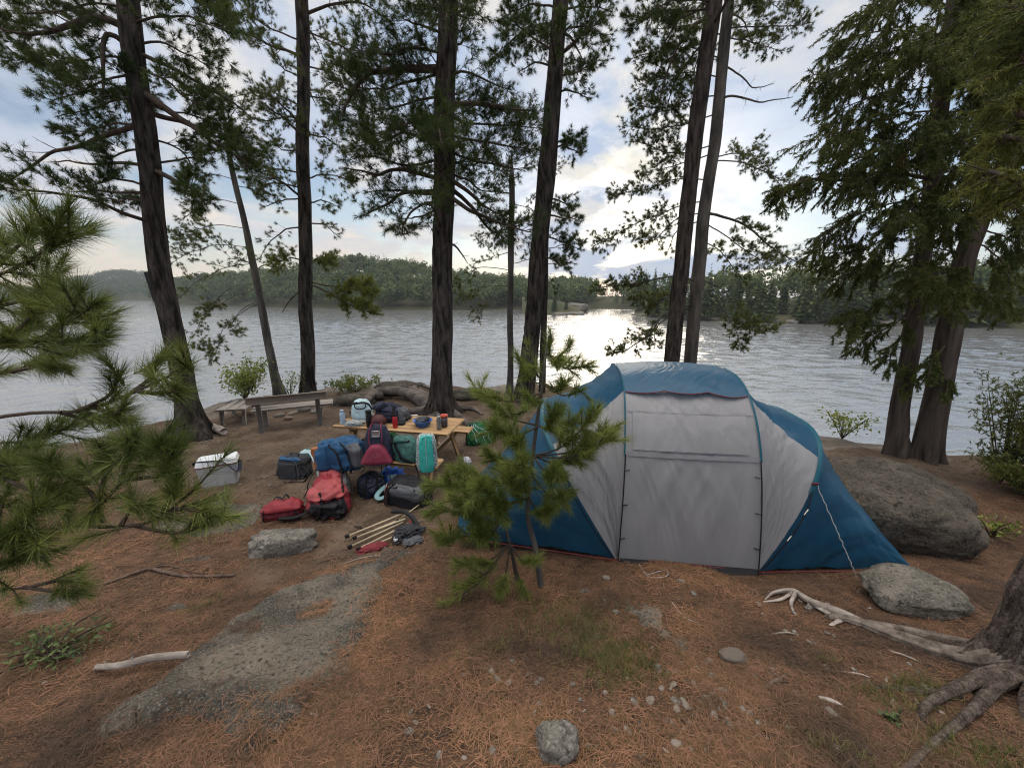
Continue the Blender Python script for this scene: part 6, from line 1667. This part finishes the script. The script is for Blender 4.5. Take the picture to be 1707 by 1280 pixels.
# q. on the table
M['steel_blue'] = mk('pale blue metal', (0.36, 0.47, 0.60), None, rough=0.35, spec=0.5)
M['red_paint'] = mk('red bottle paint', (0.42, 0.02, 0.03), None, rough=0.35, spec=0.5)
M['black_paint'] = mk('black bottle paint', (0.012, 0.012, 0.014), None, rough=0.35, spec=0.5)
M['blue_plastic'] = mk('blue plastic', (0.03, 0.13, 0.48), (0.035, 0.15, 0.52), 8, 0.4, spec=0.45)
M['brown_ball'] = mk('brown leather', (0.075, 0.022, 0.022), (0.10, 0.032, 0.03), 14, 0.55, 0.3, 90, spec=0.4)
M['speckle'] = mk('grey printed steel', (0.22, 0.22, 0.22), (0.09, 0.09, 0.09), 45, 0.45, lo=0.45, hi=0.55)
M['orange'] = mk('orange plastic', (0.50, 0.085, 0.05), None, rough=0.5)
M['clear'] = mk('thin plastic bag', (0.60, 0.64, 0.64), (0.70, 0.72, 0.72), 8, 0.25, 0.6, 14, 0.4, 0.5, dist=1.5, bdist=0.02)
M['jar_dark'] = mk('smoked jar', (0.05, 0.045, 0.045), None, rough=0.3, spec=0.5)
def bottle(label, px, py, h, r, mat, cap='black', neck=0.55, group=None, loopcap=False):
    p = on_top(px, py); o = thing('water_bottle', label, 'bottle', p)
    MB().lathe([(0, 0), (r * .95, 0), (r, 0.008), (r, h * .72), (r * .92, h * .78), (r * neck, h * .85), (r * neck, h * .87), (0, h * .87)], 24).build('body', M[mat], o)
    MB().lathe([(0, h * .868), (r * neck * 1.15, h * .868), (r * neck * 1.15, h * .985), (r * neck * .9, h), (0, h)], 20).build('cap', M[cap], o)
    if loopcap: MB().tube([(r * .45 * math.cos(a), 0, h + 0.012 + r * .5 * math.sin(a)) for a in np.linspace(0, 3.14, 14)], 0.004, 6).build('loop', M[cap], o)
    return o
bottle('pale blue metal bottle at the left end of the table', 572, 707, 0.235, 0.040, 'steel_blue', 'steel_blue', 0.6)
bottle('tall black flask between the mint sack and brown ball', 616, 712, 0.27, 0.044, 'black_paint', 'black', 0.85)
bottle('red metal bottle with black cap in the middle of the table', 659, 713, 0.215, 0.038, 'red_paint', 'black', 0.65, None, True)
bottle('grey printed bottle beside the orange-lidded jar', 732, 716, 0.215, 0.036, 'speckle', 'steel', 0.6, None, True)
p = on_top(741, 712); o = thing('jar', 'dark jar with orange lid at the right end of the table', 'jar', p)
MB().lathe([(0, 0), (0.04, 0), (0.048, 0.01), (0.052, 0.17), (0, 0.17)], 24).build('body', M['jar_dark'], o)
MB().lathe([(0, 0.170), (0.058, 0.170), (0.060, 0.178), (0.060, 0.196), (0.054, 0.202), (0, 0.202)], 24).build('lid', M['orange'], o)
p = on_top(705, 711); o = thing('bowl', 'blue plastic bowl holding a dark bundle on the table', 'bowl', p)
MB().lathe([(0, 0.004), (0.075, 0), (0.085, 0.008), (0.145, 0.105), (0.150, 0.108), (0.146, 0.112), (0.138, 0.105), (0.08, 0.014), (0, 0.012)], 36).build('shell', M['blue_plastic'], o)
s_ = Soft((0.23, 0.20, 0.14), (0.8, 0.8), 51, 0.16, 0.1)
b = bag('cloth_bundle', 'dark grey cloth heaped inside the blue bowl', 'cloth', p + (0, 0, 0.022), (0, 0, 0.4), s_, 'c_grey')
s_.patch('fold', M['c_charcoal'], b, (-1.5, 0.2), (0.3, 1.1), 0.01, bulge=0.015)
p = on_top(632, 711); o = thing('football', 'dark brown leather ball in front of the dark bag', 'ball', p)
rock_mesh(None, (0.125, 0.098, 0.100), 0.02, 40, 28, 3, 1.0).build('skin', M['brown_ball'], o).location = (0, 0, 0.098)
MB().tube([(0.126 * math.cos(a), 0.0, 0.098 + 0.101 * math.sin(a)) for a in np.linspace(0, 6.283, 48)], 0.0025, 6).build('seam', M['black'], o)
p = on_top(606, 700)
s_ = Soft((0.36, 0.30, 0.36), (0.75, 0.8), 53, 0.05, 0.22, 0.12)
b = bag('dry_bag', 'pale mint round-topped sack on the table left end', 'bag', p + (0.0, 0.02, -0.01), (0, R(-6), 0.2), s_, 'c_mint')
loop(b, [(-0.07, -0.12, 0.31), (0.0, -0.16, 0.325), (0.09, -0.13, 0.31), (0.09, -0.16, 0.25), (0.0, -0.185, 0.24), (-0.06, -0.16, 0.27), (-0.07, -0.12, 0.31)], 0.028, 'black', 'handle', 0.5)
s_.strap('strap', M['black'], b, [(-3.4, 0.55), (-2.6, 0.75), (-1.6, 0.85), (-0.6, 0.55), (-0.2, 0.0)], 0.03)
p = on_top(651, 703)
s_ = Soft((0.60, 0.32, 0.30), (0.75, 0.7), 57, 0.12, 0.15, xtaper=0.0, sag=0.1)
b = bag('duffel_bag', 'dark navy duffel lying across the table centre', 'bag', p + (0.0, 0.06, -0.01), (0, R(2), TR), s_, 'c_navy')
s_.patch('end_panel', M['c_grey'], b, (-0.9, 0.6), (-0.4, 0.9), 0.012, bulge=0.02)
s_.patch('lid', M['c_navy'], b, (-2.8, -1.9), (0.3, 1.3), 0.03, bulge=0.05)
for a in (-2.0, -1.3): s_.strap('strap', M['black'], b, [(a, -0.7), (a, 0.3), (a + .2, 1.2)], 0.03, 0.012)
p = on_top(592, 708)
o = thing('plastic_bag', 'crumpled clear plastic bag lying under the mint sack', 'plastic bag', p)
s_ = Soft((0.34, 0.24, 0.07), (0.8, 0.6), 59, 0.3, 0.2, fr=4)
s_.body('film', M['clear'], o)
s_.patch('knot', M['clear'], o, (-1.8, -1.2), (0.2, 0.8), 0.01, bulge=0.02)
p = on_top(681, 693); o = thing('spatula', 'small pale utensil lying at the far edge of the table', 'utensil', p)
m_ = MB(); m_.box((0.09, 0, 0.008), (0.12, 0.055, 0.010), rotz=0.2, bev=0.002); m_.build('blade', M['c_white'], o)
m_ = MB(); m_.box((-0.06, -0.01, 0.010), (0.20, 0.022, 0.014), rotz=0.15, bev=0.003); m_.build('handle', M['black'], o)
p = on_top(669, 708); o = thing('pouch', 'little black pouch beside the red bottle', 'pouch', p)
s_ = Soft((0.13, 0.09, 0.06), (0.7, 0.6), 61, 0.1, 0.1); s_.body('body', M['c_black'], o); s_.strap('zip', M['c_grey'], o, [(-2.5, .4), (-1.57, .45), (-.6, .4)], 0.008)
# ------------------------------------------------------------------ fallen needles, grass, twigs, pebbles
rng = np.random.default_rng(99)
N0 = 300000
yy = 0.7 + rng.exponential(1.9, N0); xx = rng.uniform(-1, 1, N0) * (1.2 + 1.45 * yy)
kp = (yy < 9.0) & (xx > -7.4)
xx, yy = xx[kp], yy[kp]
on_slab = np.zeros(len(xx), bool)
for poly, zf in SLABS:
    dd = poly_dist(poly, xx, yy); on_slab |= (dd > -0.01 + 0.19 * rng.random(len(xx)) ** 1.8 + 0.10 * fbm(xx * 3, yy * 3, 0, 4, 3)) & (fbm(xx * 2.6, yy * 3.4, 0, 14, 3) < 0.50 + 0.3 * rng.random(len(xx)))
kp = (rng.random(len(xx)) < litter_mask(xx, yy) * 0.95 + 0.05) & (~on_slab | (rng.random(len(xx)) < 0.035)) & (edge_dist(xx, yy) < -0.3)
tent_in = ((xx - tA[0]) * tu[0] + (yy - tA[1]) * tu[1] > -1.8) & ((xx - tA[0]) * tu[0] + (yy - tA[1]) * tu[1] < 3.2) & ((xx - tA[0]) * tv[0] + (yy - tA[1]) * tv[1] > 0.05) & ((xx - tA[0]) * tv[0] + (yy - tA[1]) * tv[1] < 2.1)
kp &= ~tent_in
clump = fbm(xx * 2.2, yy * 2.2, 0, 77, 3)
kp &= rng.random(len(xx)) < np.clip(0.60 + 0.95 * clump, 0.05, 1)
xx, yy = xx[kp], yy[kp]
zz_ = gz(xx, yy)
for poly, zf in SLABS:
    d_, z_ = zf(xx, yy); zz_ = np.where(d_ > -0.04, np.maximum(zz_, z_), zz_)
n = len(xx)
an = rng.uniform(0, 2 * np.pi, n) + 0.0
Ln = rng.uniform(0.06, 0.135, n); dz = rng.uniform(-0.12, 0.20, n)
d = np.stack([np.cos(an), np.sin(an), dz], -1) * Ln[:, None]
c0 = np.stack([xx, yy, zz_ + rng.uniform(0.001, 0.016, n)], -1)
side = np.stack([-np.sin(an), np.cos(an), rng.normal(0, 0.3, n)], -1)
bendv = side * (rng.normal(0, 0.08, n) * Ln)[:, None]
w = (0.0011 + 0.0005 * np.clip(yy, 0, 6))[:, None] * 0.8
a0 = c0 - d / 2; a2 = c0 + d / 2; a1 = c0 + bendv + (0, 0, 0.004)
V = np.stack([a0 - side * w * .6, a0 + side * w * .6, a1 - side * w, a1 + side * w, a2], 1).reshape(-1, 3)
i = np.arange(n)[:, None] * 5
F4 = (i + np.array([[0, 1, 3, 2]])); F3 = (i + np.array([[2, 3, 4]]))
o = raw('fallen_needles', V, [F4, F3], M['litter'], None, False)
tag(o, 'rust-brown pine needles scattered over the forest floor', 'needles', None, 'stuff')

# grass: thin tufts among the needles
gr = Foliage(); C = []
for px, py, r, k in [(1000, 1085, 0.30, 240), (960, 1040, 0.3, 150), (930, 1015, 0.25, 60), (1040, 1110, 0.2, 150), (880, 1060, 0.3, 40), (1480, 1165, 0.20, 60), (1530, 1150, 0.16, 50), (1560, 1250, 0.25, 60), (1630, 1255, 0.22, 60),
                     (1400, 1260, 0.15, 30), (1380, 1105, 0.05, 10), (350, 1010, 0.18, 25), (160, 1060, 0.3, 40), (60, 1075, 0.3, 60), (830, 1075, 0.2, 25), (1020, 1140, 0.15, 30)]:
    p = G(px, py)
    for q in range(k):
        x, y = p[0] + rng.normal(0, r * .6), p[1] + rng.normal(0, r * .35); C.append((x, y, G1(x, y)))
C = np.array(C)
gr.needles(C, np.stack([rng.normal(0, .25, len(C)), rng.normal(0, .25, len(C)), np.ones(len(C))], -1), 7, 0.095, 0.0030, (0.05, 0.95), 0.10, rng, 0.0)
tag(gr.build('grass', M['grass']), 'sparse yellow-green grass tufts growing through the needles', 'grass', None, 'stuff')

# pebbles
pro = [rock_mesh(None, (1, 0.8, 0.55), 0.20, 18, 12, 200 + k, 0.85).build('pebble', M['pebble'] if k % 2 else M['stone']) for k in range(6)]
pix = []
for q in range(60): pix.append((rng.normal(1165, 75), rng.normal(1165, 48), rng.uniform(3.5, 10)))
for q in range(75): pix.append((rng.uniform(960, 1560), rng.uniform(985, 1270), rng.uniform(3, 7)))
for q in range(22): pix.append((rng.uniform(640, 960), rng.uniform(1090, 1270), rng.uniform(3, 8)))
for q in range(34): pix.append((rng.uniform(340, 760), rng.uniform(735, 850), rng.uniform(1.5, 4)))
pix += [(1010, 965, 8), (1135, 970, 7), (830, 1135, 9), (848, 1140, 7), (1385, 1190, 13), (680, 1220, 8), (1130, 1245, 14), (822, 1255, 9), (1190, 1195, 10), (1350, 1012, 8)]
cntp = 0
for px, py, rp_ in pix:
    if py > 1278 or py < 700: continue
    p = G(px, py); zc = (p[1]) * math.cos(PITCH) + (CAM_H - p[2]) * math.sin(PITCH)
    s = rp_ / FPX * zc * 0.8
    o = pro[cntp] if cntp < 6 else pro[cntp % 6].copy()
    if cntp >= 6: COL.objects.link(o)
    o.location = (p[0], p[1], p[2] + s * 0.2); o.scale = (s, s, s * rng.uniform(.7, 1.2)); o.rotation_euler = (rng.normal(0, .2), rng.normal(0, .2), rng.uniform(0, 6.28))
    tag(o, 'small tan pebble lying on the brown ground', 'pebble', 'pebbles scattered over the ground'); cntp += 1

# stones under the bench
for q, (px, py, s) in enumerate([(497, 690, 0.13), (478, 697, 0.09), (515, 693, 0.08), (470, 705, 0.07), (455, 700, 0.08)]):
    p = G(px, py); o = pro[q % 6].copy(); COL.objects.link(o); o.name = 'stone'; o.location = tuple(p + (0, 0.25, s * .3)); o.scale = (s * 1.3, s, s); o.rotation_euler = (0, 0, q)
    tag(o, 'fist-sized stone on the dirt beneath the bench', 'stone', 'stones beneath the bench')

# sticks
def stick(name, label, pix, r0, r1, mat, rise=0.01, group=None, cat='stick', knots=()):
    pts = [G(px, py) + np.array((0, 0, r0 * .7 + rise * math.sin(math.pi * i / max(1, len(pix) - 1)))) for i, (px, py) in enumerate(pix)]
    if name == 'driftwood': pts = [p_ + np.array((0, 0, 0.018 + 0.045 * i / 3)) for i, p_ in enumerate(pts)]
    c = crv(pts, 28)
    m_ = MB().tube(c, np.linspace(r0, r1, 28) * (0.75 + 0.25 * np.sin(np.linspace(0.3, 2.9, 28))), 10, bump=0.25, seed=int(pix[0][0]))
    for i, v in knots: m_.tube([c[i], c[i] + np.array(v)], [r0 * .6, r0 * .25], 8)
    o = m_.build(name, M[mat], None, pts[0]); o.location = tuple(pts[0])
    return tag(o, label, cat, group)
stick('driftwood', 'bleached driftwood stick with a knot at lower left', [(163, 1118), (205, 1124), (260, 1115), (318, 1106)], 0.017, 0.024, 'driftwood', 0.03, None, 'driftwood', [(12, (0.0, 0.03, 0.045)), (3, (0.01, 0.02, 0.03))])
stick('stick', 'long dark crooked stick across the needles at left', [(172, 977), (215, 962), (250, 952), (275, 958), (320, 964), (392, 960)], 0.012, 0.016, 'brownstick', 0.02)
stick('stick', 'second dark stick curving just behind the crooked one', [(240, 952), (280, 945), (330, 957), (375, 955)], 0.008, 0.005, 'brownstick', 0.01)
stick('stick', 'bent grey root loop above the folded chair', [(592, 878), (606, 884), (612, 898)], 0.014, 0.010, 'brownstick', 0.03)
stick('stick', 'pale broken stick beside a round pebble at lower right', [(1362, 1164), (1385, 1172), (1408, 1182)], 0.012, 0.010, 'driftwood')
stick('stick', 'short pale stick on needles left of the sprawling root', [(1284, 1058), (1310, 1058), (1330, 1060)], 0.007, 0.006, 'driftwood')
stick('stick', 'crooked grey stick with forks near the pebbles', [(1268, 1155), (1285, 1142), (1300, 1134), (1312, 1128)], 0.010, 0.012, 'brownstick', 0.01, None, 'stick', [(12, (0.06, -.02, .02)), (18, (-.05, .03, .02))])
tw = [[(1120, 1005), (1140, 1030), (1165, 1040)], [(1160, 1030), (1180, 1045), (1195, 1055)], [(990, 1040), (1010, 1052), (1028, 1062)], [(1345, 1100), (1365, 1110), (1385, 1122)], [(1395, 1120), (1430, 1125), (1450, 1130)],
      [(1430, 1010), (1445, 1020), (1448, 1028)], [(1210, 1172), (1260, 1180), (1305, 1190)], [(680, 1065), (700, 1058), (712, 1035)], [(700, 1070), (690, 1062), (668, 1062)], [(1040, 1250), (1065, 1262), (1072, 1275)],
      [(860, 1085), (868, 1092), (880, 1098)], [(530, 940), (560, 932), (600, 930)], [(640, 925), (600, 932), (560, 945)], [(495, 755), (560, 738), (600, 728)], [(425, 800), (470, 790), (500, 782)], [(455, 815), (480, 805), (505, 796)],
      [(330, 740), (350, 735), (362, 733)], [(305, 735), (330, 733), (352, 745)], [(1330, 1225), (1370, 1232), (1400, 1226)], [(1100, 1050), (1120, 1060), (1150, 1075)], [(1480, 1085), (1510, 1095), (1535, 1105)], [(770, 1150), (800, 1160), (830, 1150)],
      [(1545, 1000), (1580, 1010), (1600, 1022)], [(1230, 1240), (1250, 1232), (1290, 1228)], [(560, 1170), (590, 1160), (640, 1165)], [(730, 1230), (760, 1220), (800, 1225)]]
for q, pxs in enumerate(tw):
    zc = G(*pxs[0])[1]
    stick('twig', 'thin brown twig lying on the forest floor', pxs, 0.0035 + 0.0016 * zc * 0.5, 0.003, 'driftwood' if q % 4 == 0 else 'brownstick', 0.006, 'twigs on the forest floor', 'twig')
# bark flakes and dry leaves
fl_p = []
for q in range(4):
    g_ = np.linspace(-1, 1, 7); X, Y = np.meshgrid(g_, g_ * 0.4, indexing='ij')
    Z = 0.25 * X ** 2 + 0.2 * fbm(X * 1.5, Y * 2, 0, q, 3); Yw = Y * (1 - 0.7 * X ** 2)
    fl_p.append(MB().grid(np.stack([X, Yw, Z], -1)).add([(0, 0, 0)]).grid(np.stack([X, Yw, Z - 0.06], -1)).build('dry_leaf', M['driftwood'] if q % 2 else M['pebble']))
cnt = 0
for q in range(150):
    px, py = (rng.uniform(880, 1620), rng.uniform(975, 1270)) if q < 100 else (rng.uniform(60, 820), rng.uniform(990, 1270))
    p = G(px, py)
    o = fl_p[cnt] if cnt < 4 else fl_p[cnt % 4].copy()
    if cnt >= 4: COL.objects.link(o)
    s = rng.uniform(0.005, 0.019); o.location = (p[0], p[1], p[2] + 0.008); o.scale = (s, s, s); o.rotation_euler = (rng.normal(0, .4), rng.normal(0, .4), rng.uniform(0, 6.28)); cnt += 1
    tag(o, 'pale dry flake of bark or leaf on the needles', 'dry leaf', 'pale flakes on the forest floor')
# ------------------------------------------------------------------ air
hm = bpy.data.materials.new('thin lake air'); hm.use_nodes = True
hn = hm.node_tree.nodes; hn.remove(hn['Principled BSDF'])
pv = hn.new('ShaderNodeVolumePrincipled'); pv.inputs['Color'].default_value = (0.82, 0.89, 0.97, 1)
pv.inputs['Density'].default_value = 0.00034; pv.inputs['Anisotropy'].default_value = 0.2
hm.node_tree.links.new(pv.outputs[0], hn['Material Output'].inputs['Volume'])
haze = MB().box((0, 480, 24), (2600, 1100, 74)).build('haze', hm, None, None, False)
tag(haze, kind='stuff')
